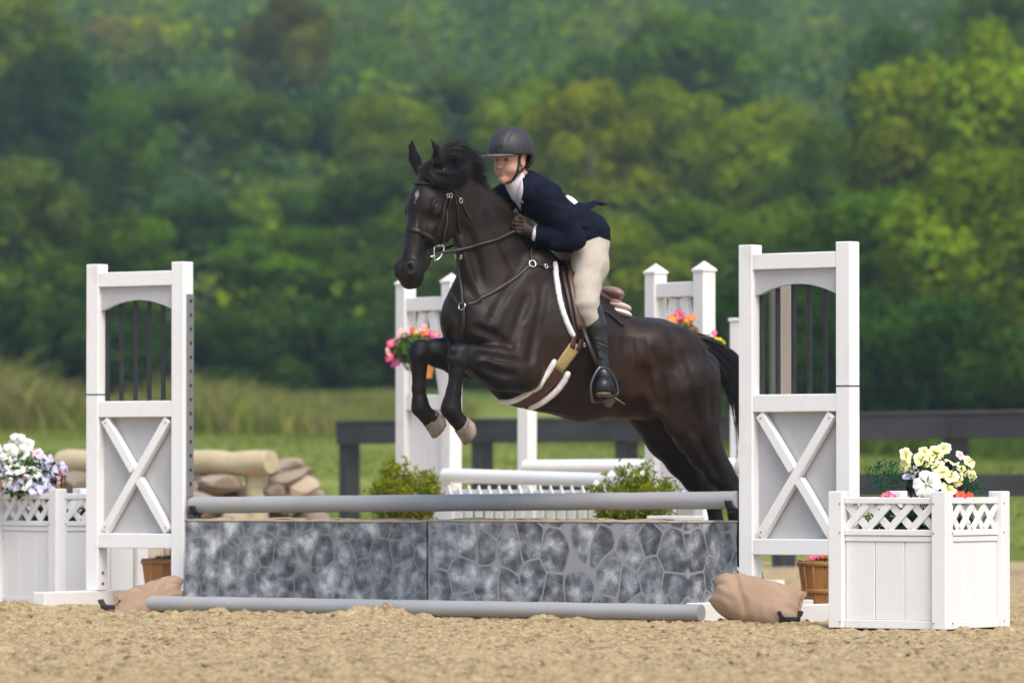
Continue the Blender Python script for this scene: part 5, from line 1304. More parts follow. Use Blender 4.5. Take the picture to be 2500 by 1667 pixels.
# ------------------------------------------------------------------ flower planters
M_planter = mat('planter_vinyl', (.76, .75, .735), .4, var=.02, vscale=3, stain=(.5, .42, .28), stain_scale=2.5, stain_amt=.16, spec=.45)
M_soil = mat('dark_soil', (.03, .02, .015), .95, bump=.6, bscale=40)
def planter(mid, Y, alpha, label, zb=-.03, side=.57):
    x0 = xat(mid, Y); o = thing('flower_planter', label, 'planter', (x0, Y, zb), 0, 'white lattice planters')
    left = np.array([-math.cos(R(alpha)), math.sin(R(alpha))]); right = np.array([math.sin(R(alpha)), math.cos(R(alpha))])
    P = [np.array([0., 0.]), right * side, (left + right) * side, left * side]; cen = (left + right) * side / 2; NP = 4
    HT_ = .66; ps = .078
    for k in range(NP):
        p = P[k]; rad = nrm(p - cen); rad = right; t = left; b = MB()
        M = Matrix(((t[0], rad[0], 0, p[0]), (t[1], rad[1], 0, p[1]), (0, 0, 1, 0), (0, 0, 0, 1)))
        b.box((-ps / 2, -ps / 2, 0), (ps / 2, ps / 2, HT_), .004, M); b.build('post', M_planter, o)
    for k in range(NP):
        a, c = P[k], P[(k + 1) % NP]; d = nrm(c - a); nrmv = np.array([d[1], -d[0]]); L_ = np.linalg.norm(c - a); e = ps / 2 + .002
        M = Matrix(((d[0], nrmv[0], 0, a[0]), (d[1], nrmv[1], 0, a[1]), (0, 0, 1, 0), (0, 0, 0, 1)))
        def pc(nm, lo, hi, m_=M_planter, bev=.003): b = MB(); b.box(lo, hi, bev, M); return b.build(nm, m_, o)
        pc('top_rail', (e, -.016, .600), (L_ - e, .018, .630)); pc('lattice_rail', (e, -.016, .447), (L_ - e, .018, .476)); pc('board_rail', (e, -.012, .418), (L_ - e, .013, .445))
        pc('base_rail', (e, -.014, .0), (L_ - e, .016, .042))
        nb = 3; wv = (L_ - 2 * e) / nb
        for i in range(nb): pc('board', (e + i * wv + .0012, -.008, .043), (e + (i + 1) * wv - .0012, .007, .417), bev=.003)
        nx = 4; wx = (L_ - 2 * e) / nx; z0, z1 = .478, .598
        for i in range(nx):
            xa, xb = e + i * wx, e + (i + 1) * wx
            for (p, q_, yy) in (((xa - .0, z0), (xb + .0, z1), .008), ((xa, z1), (xb, z0), -.002)):
                A_ = M @ Vector((p[0], yy, p[1])); B_ = M @ Vector((q_[0], yy, q_[1])); nv = (nrmv[0], nrmv[1], 0)
                b = MB(); b.beam(A_, B_, .036, .009, nv, .001); b.build('lattice_strip', M_planter, o)
        if k in (0, 3):
            for z_ in (.03, .46, .60):
                for xx in (ps / 2 - .012, L_ - ps / 2 + .012):
                    A_ = M @ Vector((xx, ps / 2 - .006, z_)); b = MB(); b.tube([tuple(A_), tuple(A_ + Vector((nrmv[0], nrmv[1], 0)) * .010)], .004, 6); b.build('screw', M_track, o)
    b = MB(); b.add([(p[0] * .96 + cen[0] * .04, p[1] * .96 + cen[1] * .04, .44) for p in P], [tuple(range(NP))]); b.build('soil', M_soil, o)
    return o, np.array([x0 + cen[0], Y + cen[1]])
_, pcR = planter(2300, 24.85, 33.7, 'white square lattice planter holding yellow flowers at right')
_, pcL = planter(141, 29.5, 50, 'white square lattice planter holding white and lilac flowers at left')

# ------------------------------------------------------------------ flowers
def petal_mat(name, c1, c2=None, rough=.6):
    m = mat(name, c1, rough, attr='tint', spec=.2); return m
M_petal = petal_mat('petal', (1, 1, 1))
def blossom_mesh(col, throat, kind, seed):
    """one flower head about 1 unit across, facing +Z"""
    rng = np.random.RandomState(seed); V = []; Fc = []; C = []
    npt = 5 if kind != 'big' else 6
    rows = 5; cols = 5
    for k in range(npt):
        a0 = 2 * math.pi * k / npt + rng.normal(0, .08); wv = 2 * math.pi / npt * (.68 if kind != 'big' else .70)
        o = len(V); ph = rng.uniform(0, 6)
        for i in range(rows):
            r = .05 + .47 * (i / (rows - 1)) ** .9
            for j in range(cols):
                t = j / (cols - 1) * 2 - 1; wd = wv * (.45 + .75 * (i / (rows - 1)) ** .7) * (1 if i < rows - 1 else .78)
                a = a0 + t * wd * .8; rr = r * (1 - .16 * abs(t) ** 2 * (i / (rows - 1)))
                zz = -.16 + .42 * (r / .52) ** 1.0 - .36 * (r / .52) ** 2.4 + (.05 + .05 * i / rows) * math.sin(t * 5 + ph) * (i / (rows - 1)) + .012 * (k % 2)
                V.append((rr * math.cos(a), rr * math.sin(a), zz))
                f = min(1, max(0, (i / (rows - 1) - .1) * 1.7)); c = np.array(throat) * (1 - f) + np.array(col) * f; C.append(c * rng.uniform(.92, 1.08))
        for i in range(rows - 1):
            for j in range(cols - 1): q = o + i * cols + j; Fc.append((q, q + 1, q + cols + 1, q + cols))
    b = MB(); b.ico((0, 0, -.06), (.07, .07, .10), 1); o = len(V); V += b.v; Fc += [tuple(i + o for i in f) for f in b.f]; C += [np.array(throat) * .8] * len(b.v)
    me = mesh('blossom', V, Fc, True); color_attr(me, np.array(C)); me.materials.append(M_petal); return me
def foliage(name, c, rx, ry, rz, n, size, cols, parent, seed, up=.3):
    rng = np.random.RandomState(seed); d = rng.normal(size=(n, 3)); d /= np.linalg.norm(d, axis=1, keepdims=True); r = rng.uniform(.35, 1.0, n)[:, None] ** .6
    P = d * r * np.array([rx, ry, rz]) + np.array(c); N = d + rng.normal(0, .6, d.shape) + np.array([0, 0, up]); N /= np.linalg.norm(N, axis=1, keepdims=True)
    V = leaf_cloud(P, N, size, rng, .42); me = fastmesh(name, V, np.arange(len(V)).reshape(-1, 4)); cc = np.array(cols)[rng.randint(len(cols), size=n)] * rng.uniform(.7, 1.3, (n, 1)); color_attr(me, np.repeat(cc, 4, 0)); me.materials.append(M_leaf)
    o = link(name, me, None, parent); o.color = (1, 1, 1, 1); o['kind'] = 'stuff'; return o
FL = {'cream': ((.82, .79, .48), (.70, .66, .14)), 'white': ((.80, .78, .75), (.76, .74, .60)), 'lilac': ((.60, .55, .76), (.72, .70, .80)), 'pink': ((.75, .33, .36), (.70, .5, .4)), 'palepink': ((.78, .60, .64), (.7, .6, .5)),
      'magenta': ((.45, .03, .26), (.6, .4, .1)), 'red': ((.62, .045, .05), (.5, .2, .05)), 'orange': ((.75, .16, .04), (.7, .4, .05)), 'yellow': ((.75, .55, .03), (.7, .4, .03)), 'hotpink': ((.75, .06, .22), (.7, .3, .2))}
BM = {(k, v): blossom_mesh(c[0], c[1], 'n' if v < 2 else 'big', 7 * v + 1) for k, c in FL.items() for v in range(3)}
def bouquet(name, label, base, items, Yc, fol, parent_fol=None, face=(-.1, -.8, .55), cat='flowers'):
    """items: (px, py, diameter_px, colour, depth offset)"""
    o = thing(name, label, cat, base); rng = np.random.RandomState(int(abs(base[0]) * 100) + 3); sb = MB()
    for (px, py, dpx, colr, dy) in items:
        p = at(px, py, Yc + dy) - np.array(base); s_ = dpx / (F / Yc) * 1.2
        e = link('blossom', BM[(colr, rng.randint(2) if dpx < 48 * 466 / (F / Yc) else 2)], None, o); e.location = tuple(p); e.scale = (s_,) * 3
        d = Vector(face) + Vector((rng.normal(0, .45) + p[0] * 1.2, rng.normal(0, .25), rng.normal(0, .35) + (p[2] - .35) * .4)); e.rotation_euler = d.to_track_quat('Z', 'Y').to_euler(); e.rotation_euler.rotate_axis('Z', rng.uniform(0, 6))
        q0 = np.array([p[0] * .25, p[1] * .25 + .0, 0]); sb.tube([q0, (q0 + p) / 2 + np.array([0, 0, .03]), p - np.array(d.normalized()) * .1 * s_], .0028, 5)
    sb.build('stem', mat('flower_stem', (.04, .09, .02), .6), o)
    for a in fol: foliage('foliage', *a[:4], a[4], a[5], a[6], o, a[7])
    return o
YR = pcR[1] - .12
cx = lambda px, py, Yc, base, dy=0: tuple(at(px, py, Yc + dy) - np.array(base))
baseR = (pcR[0], pcR[1], .41)
crm = [(2213, 1108, 30, 'cream', 0), (2250, 1120, 34, 'cream', -.05), (2285, 1105, 36, 'cream', -.02), (2303, 1093, 34, 'cream', .05), (2258, 1100, 26, 'cream', .08), (2325, 1128, 38, 'cream', -.08), (2288, 1138, 32, 'cream', -.12),
       (2350, 1145, 34, 'cream', .0), (2368, 1125, 32, 'cream', .05), (2322, 1160, 34, 'cream', -.14), (2317, 1190, 36, 'cream', -.16), (2208, 1135, 30, 'cream', .0), (2372, 1160, 26, 'cream', .04), (2228, 1152, 30, 'white', -.06), (2262, 1180, 60, 'white', -.16),
       (2300, 1150, 30, 'cream', -.14), (2345, 1110, 22, 'palepink', .1), (2265, 1130, 26, 'cream', -.06), (2340, 1175, 26, 'cream', -.1),
       (2160, 1208, 26, 'magenta', -.1), (2176, 1215, 22, 'hotpink', -.12), (2282, 1205, 30, 'magenta', -.15), (2265, 1214, 26, 'red', -.15), (2345, 1208, 26, 'red', -.12), (2290, 1218, 24, 'red', -.16), (2370, 1212, 22, 'red', -.06), (2330, 1150, 24, 'lilac', -.05), (2215, 1160, 24, 'lilac', -.02), (2160, 1262, 22, 'magenta', .1), (2195, 1248, 20, 'hotpink', .05)]
gr = [(.020, .075, .022), (.035, .10, .030), (.015, .055, .02)]
bouquet('flower_bouquet', 'cream yellow petunia bouquet with red accents in the right planter', baseR, crm, YR,
        [((*cx(2285, 1165, YR, baseR),), .16, .14, .12, 700, .018, gr, 41), ((*cx(2160, 1160, YR, baseR),), .11, .08, .085, 520, .009, [(.02, .10, .04), (.03, .13, .06)], 42), ((*cx(2362, 1190, YR, baseR),), .085, .06, .07, 340, .009, [(.02, .10, .04), (.03, .13, .06)], 43), ((0, 0, .06), .3, .28, .09, 1100, .02, gr, 44)])
YLf = pcL[1] - .15
baseL = (pcL[0], pcL[1], .41)
rng = np.random.RandomState(77)
lit = [(40, 1082, 44, 'white', 0), (18, 1108, 46, 'white', -.05), (58, 1110, 44, 'white', -.06), (35, 1140, 46, 'white', -.1), (78, 1148, 46, 'white', -.12), (64, 1085, 34, 'white', .06), (5, 1150, 36, 'lilac', -.05), (98, 1128, 40, 'lilac', -.02), (120, 1150, 40, 'lilac', -.05),
       (112, 1125, 34, 'lilac', .05), (140, 1140, 36, 'lilac', .04), (100, 1175, 40, 'lilac', -.12), (35, 1178, 36, 'lilac', -.12), (85, 1190, 36, 'lilac', -.14), (130, 1175, 32, 'pink', -.05), (145, 1160, 26, 'pink', .0), (50, 1158, 26, 'pink', -.1), (90, 1105, 26, 'palepink', .02), (8, 1128, 26, 'palepink', -.02), (118, 1195, 30, 'lilac', -.1), (60, 1175, 40, 'white', -.14),
       (-15, 1100, 44, 'white', 0), (-25, 1140, 40, 'lilac', 0), (155, 1150, 26, 'lilac', .05), (15, 1175, 30, 'white', -.12), (-10, 1180, 36, 'pink', -.05)]
bouquet('flower_bouquet', 'white, lilac and pink flower bouquet in the left planter', baseL, lit, YLf, [((*cx(60, 1160, YLf, baseL),), .24, .18, .13, 700, .02, gr, 51), ((0, 0, .05), .3, .28, .08, 900, .022, gr, 52)])

# ------------------------------------------------------------------ sandbags
M_sack = mat('burlap_sack', (.34, .235, .16), .9, var=.14, vscale=6, bump=.35, bscale=220, spec=.15, stain=(.42, .32, .22), stain_scale=9, stain_amt=.5)
M_hem = mat('sack_hem', (.34, .20, .11), .95, var=.2, vscale=60, bump=.5, bscale=200)
def sandbag(label, loc, C0, C1, wv, T0, T1, seed, sag=.03):
    """filled sack: two cloth faces sewn at the rim, gathered at the ends"""
    o = thing('sandbag', label, 'sandbag', loc, 0, 'sandbags weighing down the standards'); nu, nv = 54, 36; rg = np.random.RandomState(seed)
    C0, C1, wv = map(np.array, (C0, C1, wv)); ax = C1 - C0; nn = nrm(np.cross(ax, wv)); nn = nn if nn[1] < 0 or nn[2] > .7 else -nn
    U = np.linspace(-1, 1, nu); W = np.linspace(-1, 1, nv); UU, WW = np.meshgrid(U, W, indexing='ij')
    base = C0 + (C1 - C0) * ((UU + 1) / 2)[..., None] * 1.0
    pin = np.where(UU < 0, 1 - .55 * np.abs(UU) ** 4, 1 - .08 * np.abs(UU) ** 3) * (1 + .06 * noise3(np.stack([UU * 2, WW * 2, UU * 0], -1).reshape(-1, 3), 1.0, seed + 5).reshape(UU.shape))
    shape = base + wv * (WW * pin * (1 - .10 * (1 - WW ** 2)))[..., None] + ax * (.05 * UU * (WW ** 2))[..., None]
    prof = np.clip((1 - np.abs(UU) ** 3.2) * (1 - np.abs(WW) ** 2.6), 0, 1) ** .55
    th = (T0 + (T1 - T0) * (UU + 1) / 2) * prof
    pts = np.stack([UU * 3, WW * 3, UU * 0], -1).reshape(-1, 3)
    nz = noise3(pts, 1.2, seed).reshape(UU.shape); n2 = noise3(pts, 3., seed + 1).reshape(UU.shape)
    edge = np.clip(np.abs(UU) ** 2 + np.abs(WW) ** 3, 0, 1)
    wr = .0075 * np.sin(WW * 11 + 3 * nz + UU * 2) * sstep(.35, 1., np.abs(UU)) + .006 * np.sin(UU * 13 + 4 * nz + WW * 3) * sstep(.3, 1, np.abs(WW)) + .006 * nz + .003 * n2
    crease = -.020 * np.exp(-((UU + .42 + .22 * WW + .06 * nz) / .075) ** 2) * (WW > -.9) - .012 * np.exp(-((UU - .05 - .5 * WW) / .06) ** 2) * sstep(-.1, .5, WW)
    d = np.where(prof > .02, wr * (.3 + .7 * prof ** .5) + crease * prof, 0)
    top = shape + nn * (th * .6 + d)[..., None]; bot = shape - nn * (th * .5)[..., None]
    for a_ in (top, bot): a_[..., 2] = np.maximum(a_[..., 2] - sag * (1 - UU ** 2) * .3, -.02)
    V = np.concatenate([top.reshape(-1, 3), bot.reshape(-1, 3)]); n = nu * nv; Fc = []
    for i in range(nu - 1):
        for j in range(nv - 1):
            q = i * nv + j; f = (q, q + 1, q + nv + 1, q + nv); Fc += [f[::-1], tuple(x + n for x in f)]
    me = mesh('sack', V, Fc, True); import bmesh
    bm = bmesh.new(); bm.from_mesh(me); bmesh.ops.remove_doubles(bm, verts=bm.verts, dist=.0004); bmesh.ops.recalc_face_normals(bm, faces=bm.faces); bm.to_mesh(me); bm.free(); me.polygons.foreach_set('use_smooth', [True] * len(me.polygons))
    link('sack', me, M_sack, o)
    for rim in ([top[-1, j] for j in range(nv)], [top[i, 0] for i in range(nu // 2, nu)]):
        b = MB(); b.tube(np.array(rim) + rg.normal(0, .0015, (len(rim), 3)), .0075, 6); b.build('hem', M_hem, o, True)
    return o
bR = at(1845, 1490, 25.95)
sandbag('plump tan burlap sandbag slumped over the right standard\'s foot', (bR[0], bR[1], -.03), (-.205, .06, .155), (.215, -.04, .065), (.02, .085, .105), .22, .13, 3)
bL = at(372, 1450, 28.2)
sandbag('tan burlap sandbag slumped beside the left standard\'s foot', (bL[0], bL[1], -.03), (.15, .05, .12), (-.19, -.05, .02), (.0, .08, .085), .17, .07, 8)
# black plastic cups half under the bags
for (px, py, Y, lab, rz) in ((1925, 1493, 25.85, 'black plastic jump cup lying under the right sandbag', .4), (272, 1462, 28.2, 'black plastic jump cup lying left of the left sandbag', -.3)):
    p = at(px, py, Y); o = thing('loose_cup', lab, 'jump cup', (p[0], p[1], -.02), rz, 'loose black jump cups')
    b = MB(); b.box((-.055, -.03, .0), (.055, .03, .025), .006); b.build('base', M_bar, o)
    b = MB(); pts = [(.06 * math.cos(a) + .0, 0, .062 + .05 * math.sin(a)) for a in np.linspace(math.pi * 1.05, math.pi * 1.95, 9)]; V = []
    for p_ in pts: V += [(p_[0], -.035, p_[2]), (p_[0], .035, p_[2]), (p_[0] * 1.12, .035, p_[2] - .008), (p_[0] * 1.12, -.035, p_[2] - .008)]
    b.add(V, [(i * 4 + k, i * 4 + (k + 1) % 4, i * 4 + 4 + (k + 1) % 4, i * 4 + 4 + k) for i in range(8) for k in range(4)] + [(3, 2, 1, 0), (32, 33, 34, 35)]); b.build('cradle', M_bar, o)
# ------------------------------------------------------------------ bushel baskets
M_slat = mat('basket_slat', (.34, .155, .045), .65, obj_var=.4, var=.25, vscale=12, stretch=(1, 1, .2), bump=.2, bscale=40)
M_hoop = mat('basket_hoop', (.30, .15, .055), .65, var=.2, vscale=12)
slat_cache = {}
def basket(px, Y, h, r0, r1, label, zb=-.03, flowers=()):
    x = xat(px, Y); o = thing('bushel_basket', label, 'basket', (x, Y, zb), 0, 'wooden bushel baskets behind the standards'); n = 16
    b = MB(); w = 2 * math.pi * r1 / n * .43; th = .003; w0 = w * r0 / r1
    b.add([(r0, -w0, 0), (r0, w0, 0), (r1, w, h), (r1, -w, h), (r0 - th, -w0, 0), (r0 - th, w0, 0), (r1 - th, w, h), (r1 - th, -w, h)], [(0, 1, 2, 3), (7, 6, 5, 4), (0, 4, 5, 1), (1, 5, 6, 2), (2, 6, 7, 3), (3, 7, 4, 0)])
    me = mesh('slat', b.v, b.f); me.materials.append(M_slat)
    for k in range(n): s_ = link('slat', me, None, o); s_.rotation_euler = (0, 0, 2 * math.pi * k / n)
    b = MB(); b.tube([(0, 0, .004), (0, 0, .012)], r0, 24); b.build('bottom', M_slat, o)
    for t in (.12, .42, .93):
        rr = r0 + (r1 - r0) * t + .0045; b = MB(); b.tube([(rr * math.cos(a), rr * math.sin(a), h * t) for a in np.linspace(0, 2 * math.pi, 33)[:-1]], .013, 6, closed=True, flat=1., up=(0, 0, 1)); V = np.array(b.v)
        rad = np.linalg.norm(V[:, :2], axis=1); V[:, :2] *= ((rr + (rad - rr) * .3) / rad)[:, None]; link('hoop', mesh('hoop', V, b.f, True), M_hoop, o)
    return o
basket(2022, 27.7, .285, .125, .165, 'brown slatted bushel basket behind the right standard')
basket(412, 29.15, .27, .115, .150, 'brown slatted bushel basket behind the left standard')
bpos = (xat(2022, 27.7), 27.7, .2)
bouquet('flower_bouquet', 'pink flowers tucked in the basket behind the right standard', bpos, [(1985, 1357, 26, 'hotpink', -.08), (2010, 1352, 26, 'red', -.08), (2030, 1346, 26, 'hotpink', 0)], 27.7, [((0, 0, .04), .11, .11, .03, 200, .014, gr, 61)])
bpos = (xat(412, 29.15), 29.15, .2)
bouquet('flower_bouquet', 'pink flowers tucked in the basket behind the left standard', bpos, [(395, 1325, 26, 'pink', -.06), (420, 1320, 26, 'hotpink', 0)], 29.15, [((0, 0, .03), .1, .1, .03, 160, .014, gr, 62)])
# ================================================================== background jump with peaked posts
def wing(px, Y, rz, label, zb=0., W=.95, Hh=1.98):
    x = xat(px, Y); o = thing('wing_standard', label, 'jump standard', (x, Y, zb), rz, 'white peaked background standards'); PS = .10; h = PS / 2
    for x in (-W / 2, W / 2):
        b = MB(); b.box((x - h, -h, .0), (x + h, h, Hh), .004); po = b.build('post', M_vinyl_d, o)
        b = MB(); e = h + .006; b.add([(x - e, -e, Hh), (x + e, -e, Hh), (x + e, e, Hh), (x - e, e, Hh), (x - e, -e, Hh + .012), (x + e, -e, Hh + .012), (x + e, e, Hh + .012), (x - e, e, Hh + .012), (x, 0, Hh + .065)],
              [(0, 3, 2, 1), (0, 1, 5, 4), (1, 2, 6, 5), (2, 3, 7, 6), (3, 0, 4, 7), (4, 5, 8), (5, 6, 8), (6, 7, 8), (7, 4, 8)]); b.build('peaked_cap', M_vinyl_d, po)
        b = MB(); b.box((x - h + .005, -.45, -.05), (x + h - .005, .45, .06), .004); b.build('foot', M_vinyl_d, o)
    i0, i1 = -W / 2 + h, W / 2 - h
    for z0, z1, nm in ((1.80, 1.89, 'top_rail'), (1.14, 1.24, 'middle_rail'), (.14, .24, 'bottom_rail')):
        b = MB(); b.box((i0, -h + .012, z0), (i1, h - .012, z1), .004); b.build(nm, M_vinyl_d, o)
    for s_ in (-1, 1):
        b = MB(); b.beam((s_ * .05, .0, 1.795), (s_ * (W / 2 - .075), 0, 1.245), .075, .04, (0, 1, 0)); b.build('slanted_brace', M_vinyl_d, o)
    b = MB(); nb = 4
    for k_ in range(nb): b = MB(); wv = (i1 - i0) / nb; b.box((i0 + k_ * wv + .002, .0, .243), (i0 + (k_ + 1) * wv - .002, .018, 1.138), .004); b.build('board', M_vinyl_d, o)
    return o
GA, GB = np.array([xat(1046, 34.6), 34.6]), np.array([xat(1660, 31.9), 31.9]); gd = nrm(GB - GA); gphi = math.atan2(gd[1], gd[0])
wing(1046, 34.6, gphi + R(8), 'white peaked background standard behind the horse\'s forelegs', .0, W=.50)
wing(1660, 31.9, gphi + R(6), 'white peaked background standard behind the horse\'s croup', .0, W=.48, Hh=1.95)
M_wpole = mat('white_pole', (.74, .73, .70), .5, var=.05, vscale=2, stain=(.45, .38, .26), stain_scale=3, stain_amt=.4)
def at2(px, py, Y): return tuple(at(px, py, Y))
def wpole(a, b_, r, label):
    a = Vector(a); b_ = Vector(b_); o = tag(MB().tube([(0, 0, 0), tuple((b_ - a) * .5), tuple(b_ - a)], r, 16).build('white_rail', M_wpole), label, 'jump rail', 'white rails of the background jumps'); smooth_by_angle(o); o.location = a
wpole(at2(1088, 1160, 34.3), at2(1660, 1178, 32.2), .047, 'white rail between the two peaked background standards')
# low white picket gate under that rail
gt = thing('picket_gate', 'low white picket gate under the background rail', 'gate', tuple(at(1092, 1400, 34.2)[:2]) + (.12,), gphi)
Lg = 2.9
for z_ in (.06, .42): b = MB(); b.box((0, -.02, z_), (Lg, .02, z_ + .07), .004); b.build('gate_rail', M_vinyl_d, gt)
pk = MB(); pk.add([(-.045, -.032, .0), (.045, -.032, .0), (.045, -.032, .42), (0, -.032, .50), (-.045, -.032, .42), (-.045, -.022, .0), (.045, -.022, .0), (.045, -.022, .42), (0, -.022, .50), (-.045, -.022, .42)],
    [(0, 1, 2, 3, 4), (9, 8, 7, 6, 5), (0, 5, 6, 1), (1, 6, 7, 2), (2, 7, 8, 3), (3, 8, 9, 4), (4, 9, 5, 0)]); pme = mesh('picket', pk.v, pk.f); pme.materials.append(M_vinyl_d)
for i in range(22): p = link('picket', pme, None, gt); p.location = (.07 + i * .13, 0, .02)
# plain post jump further back
def plain_post(px, Y, top, w, label):
    x = xat(px, Y); o = thing('jump_post', label, 'jump post', (x, Y, -.03), R(-40), 'plain white posts of the far jump'); h = w / 2; H_ = at(px, top, Y)[2] + .03
    b = MB(); b.box((-h, -h, .05), (h, h, H_), .006); b.build('post', M_vinyl_d, o)
    b = MB(); b.box((-h - .008, -h - .008, H_ + .001), (h + .008, h + .008, H_ + .025), .006); b.build('cap', M_vinyl_d, o)
    b = MB(); b.box((-.35, -h, .0), (.35, h, .048), .006); b.build('foot', M_vinyl_d, o)
plain_post(1287, 35.2, 800, .098, 'plain white post below the horse\'s girth'); plain_post(1803, 34.2, 786, .085, 'plain white post beside the horse\'s tail')
wpole(at2(1283, 1140, 35.0), at2(1808, 1136, 34.0), .049, 'white rail between the plain white posts')

# hanging flowers on the peaked standards
def hanging(label, items, Y, base, fol):
    o = bouquet('hanging_flowers', label, base, items, Y, fol)
    return o
bA = tuple(at(1010, 905, 34.0)); rng = np.random.RandomState(9)
itA = [(px, py, d, c, 0) for px, py, d, c in ((985, 815, 26, 'pink'), (960, 835, 28, 'hotpink'), (1010, 812, 26, 'red'), (1035, 808, 24, 'orange'), (1050, 825, 28, 'hotpink'), (1020, 822, 26, 'yellow'), (972, 850, 24, 'yellow'), (955, 858, 26, 'pink'), (965, 880, 32, 'magenta'), (985, 872, 30, 'magenta'), (1062, 815, 24, 'magenta'), (1000, 840, 22, 'yellow'), (950, 870, 24, 'hotpink'), (1045, 850, 26, 'pink'), (1060, 845, 22, 'magenta'), (1030, 800, 22, 'pink'), (990, 830, 24, 'palepink'), (1025, 865, 26, 'orange'), (1043, 880, 28, 'orange'))]
hanging('bright mixed flowers hanging on the background standard behind the forelegs', itA, 34.0, bA, [((*cx(1010, 850, 34.0, bA),), .14, .12, .11, 500, .025, [(.05, .14, .03), (.08, .18, .04)], 71)])
pb = at(1035, 895, 34.05); M_terra = mat('orange_terracotta', (.52, .19, .035), .8, var=.2, vscale=10)
def pot(p, label, r=.075, h=.15):
    n = 20; b = MB(); o = thing('flower_pot', label, 'flower pot', (p[0], p[1], p[2] - h / 2), 0); V = []; rings = [(.0, .6 * r), (0, .7 * r), (h * .75, r * .97), (h * .75, r * 1.1), (h, r * 1.12), (h, r * .98), (h * .8, r * .9)]
    for z_, rr in rings: V += [(rr * math.cos(2 * math.pi * k / n), rr * math.sin(2 * math.pi * k / n), z_) for k in range(n)]
    b.add(V, [(i * n + k, i * n + (k + 1) % n, (i + 1) * n + (k + 1) % n, (i + 1) * n + k) for i in range(len(rings) - 1) for k in range(n)] + [tuple(range(n))[::-1]]); q = b.build('pot', M_terra, o); smooth_by_angle(q)
    b = MB(); b.add([(r * .9 * math.cos(2 * math.pi * k / n), r * .9 * math.sin(2 * math.pi * k / n), h * .82) for k in range(n)], [tuple(range(n))]); b.build('soil', M_soil, o)
pot(pb, 'small orange pot under the hanging flowers behind the forelegs')
bB = tuple(at(1670, 860, 31.4))
itB = [(px, py, d, c, 0) for px, py, d, c in ((1640, 780, 24, 'orange'), (1658, 770, 24, 'hotpink'), (1650, 792, 22, 'red'), (1665, 785, 22, 'red'), (1682, 785, 26, 'orange'), (1688, 808, 24, 'hotpink'), (1672, 800, 18, 'yellow'), (1635, 800, 22, 'orange'), (1690, 775, 18, 'orange'), (1700, 815, 20, 'red'), (1745, 828, 16, 'yellow'), (1755, 832, 16, 'yellow'), (1765, 838, 16, 'yellow'), (1744, 812, 12, 'hotpink'), (1660, 812, 22, 'orange'), (1672, 825, 24, 'hotpink'))]
hanging('red and orange flowers hanging on the background standard behind the croup', itB, 31.4, bB, [((*cx(1668, 815, 31.4, bB),), .11, .1, .08, 320, .022, [(.05, .14, .03), (.08, .18, .04)], 72), ((*cx(1752, 845, 31.4, bB),), .05, .05, .035, 90, .02, [(.05, .14, .03), (.08, .18, .04)], 73)])

# potted shrubs
def shrub(px, top, wpx, Y, label, cols, seed, flowers=0, rz=1.):
    x = xat(px, Y); w = wpx / (F / Y) / 2; zt = at(px, top, Y)[2]; o = thing('shrub', label, 'shrub', (x, Y, .0), 0, 'shrubs among the background jumps'); rng = np.random.RandomState(seed)
    pot_h = .30; n = 16; b = MB(); V = [(rr * math.cos(2 * math.pi * k / n), rr * math.sin(2 * math.pi * k / n), z_) for z_, rr in ((-.03, .14), (pot_h, .19), (pot_h, .17)) for k in range(n)]
    b.add(V, [(i * n + k, i * n + (k + 1) % n, (i + 1) * n + (k + 1) % n, (i + 1) * n + k) for i in range(2) for k in range(n)] + [tuple(2 * n + k for k in range(n))]); b.build('pot', M_vinyl_d, o)
    P = []; N = []; nb = 90; sb = MB()
    for i in range(nb):
        a = rng.uniform(0, 6.28); lean = rng.uniform(0, 1) ** .6; h_ = (zt - pot_h) * rng.uniform(.65, 1.05) * (1 - .35 * lean ** 2); tip = np.array([math.cos(a) * lean * w, math.sin(a) * lean * w, pot_h + h_]); base = np.array([tip[0] * .15, tip[1] * .15, pot_h - .03]); mid = base + (tip - base) * .55 + np.array([tip[0] * .12, tip[1] * .12, 0])
        sb.tube([base, mid, tip], [.004, .003, .0015], 3, cap=False); sp = spline([base, mid, tip], 24)[3:]
        for p in sp:
            for _ in range(5): P.append(p + rng.normal(0, .016, 3)); N.append(rng.normal(size=3) + np.array([0, 0, .4]))
    P = np.array(P); N = np.array(N); N /= np.linalg.norm(N, axis=1, keepdims=True); V = leaf_cloud(P, N, .019, rng, .3); me = fastmesh('leaves', V, np.arange(len(V)).reshape(-1, 4)); c = np.array(cols)[rng.randint(len(cols), size=len(P))] * rng.uniform(.65, 1.3, (len(P), 1)); color_attr(me, np.repeat(c, 4, 0)); me.materials.append(M_leaf)
    e = link('leaves', me, None, o); e.color = (1, 1, 1, 1); e['kind'] = 'stuff'; sb.build('stem', M_bark, o)
    for i in range(flowers):
        a = rng.uniform(0, 6.28); l = rng.uniform(.3, 1.0); e = link('blossom', BM[('white', i % 2)], None, o); e.location = (math.cos(a) * l * w, math.sin(a) * l * w, zt - rng.uniform(.02, .32)); e.scale = (.034,) * 3; e.rotation_euler = Vector((rng.normal(0, .5), -1, .5)).to_track_quat('Z', 'Y').to_euler()
shrub(985, 1118, 190, 32.6, 'bright yellow green shrub below the left background standard', [(.26, .30, .012), (.19, .26, .015), (.32, .31, .02)], 81)
shrub(1545, 1130, 215, 30.6, 'yellow green shrub with white blossoms under the horse\'s hind legs', [(.22, .27, .014), (.17, .23, .02), (.28, .28, .03)], 82, 14)
bx_ = at(1672, 1262, 30.2); o = thing('flower_box', 'low white box behind the wall under the hind legs', 'planter box', (bx_[0], bx_[1], -.03), R(-35))
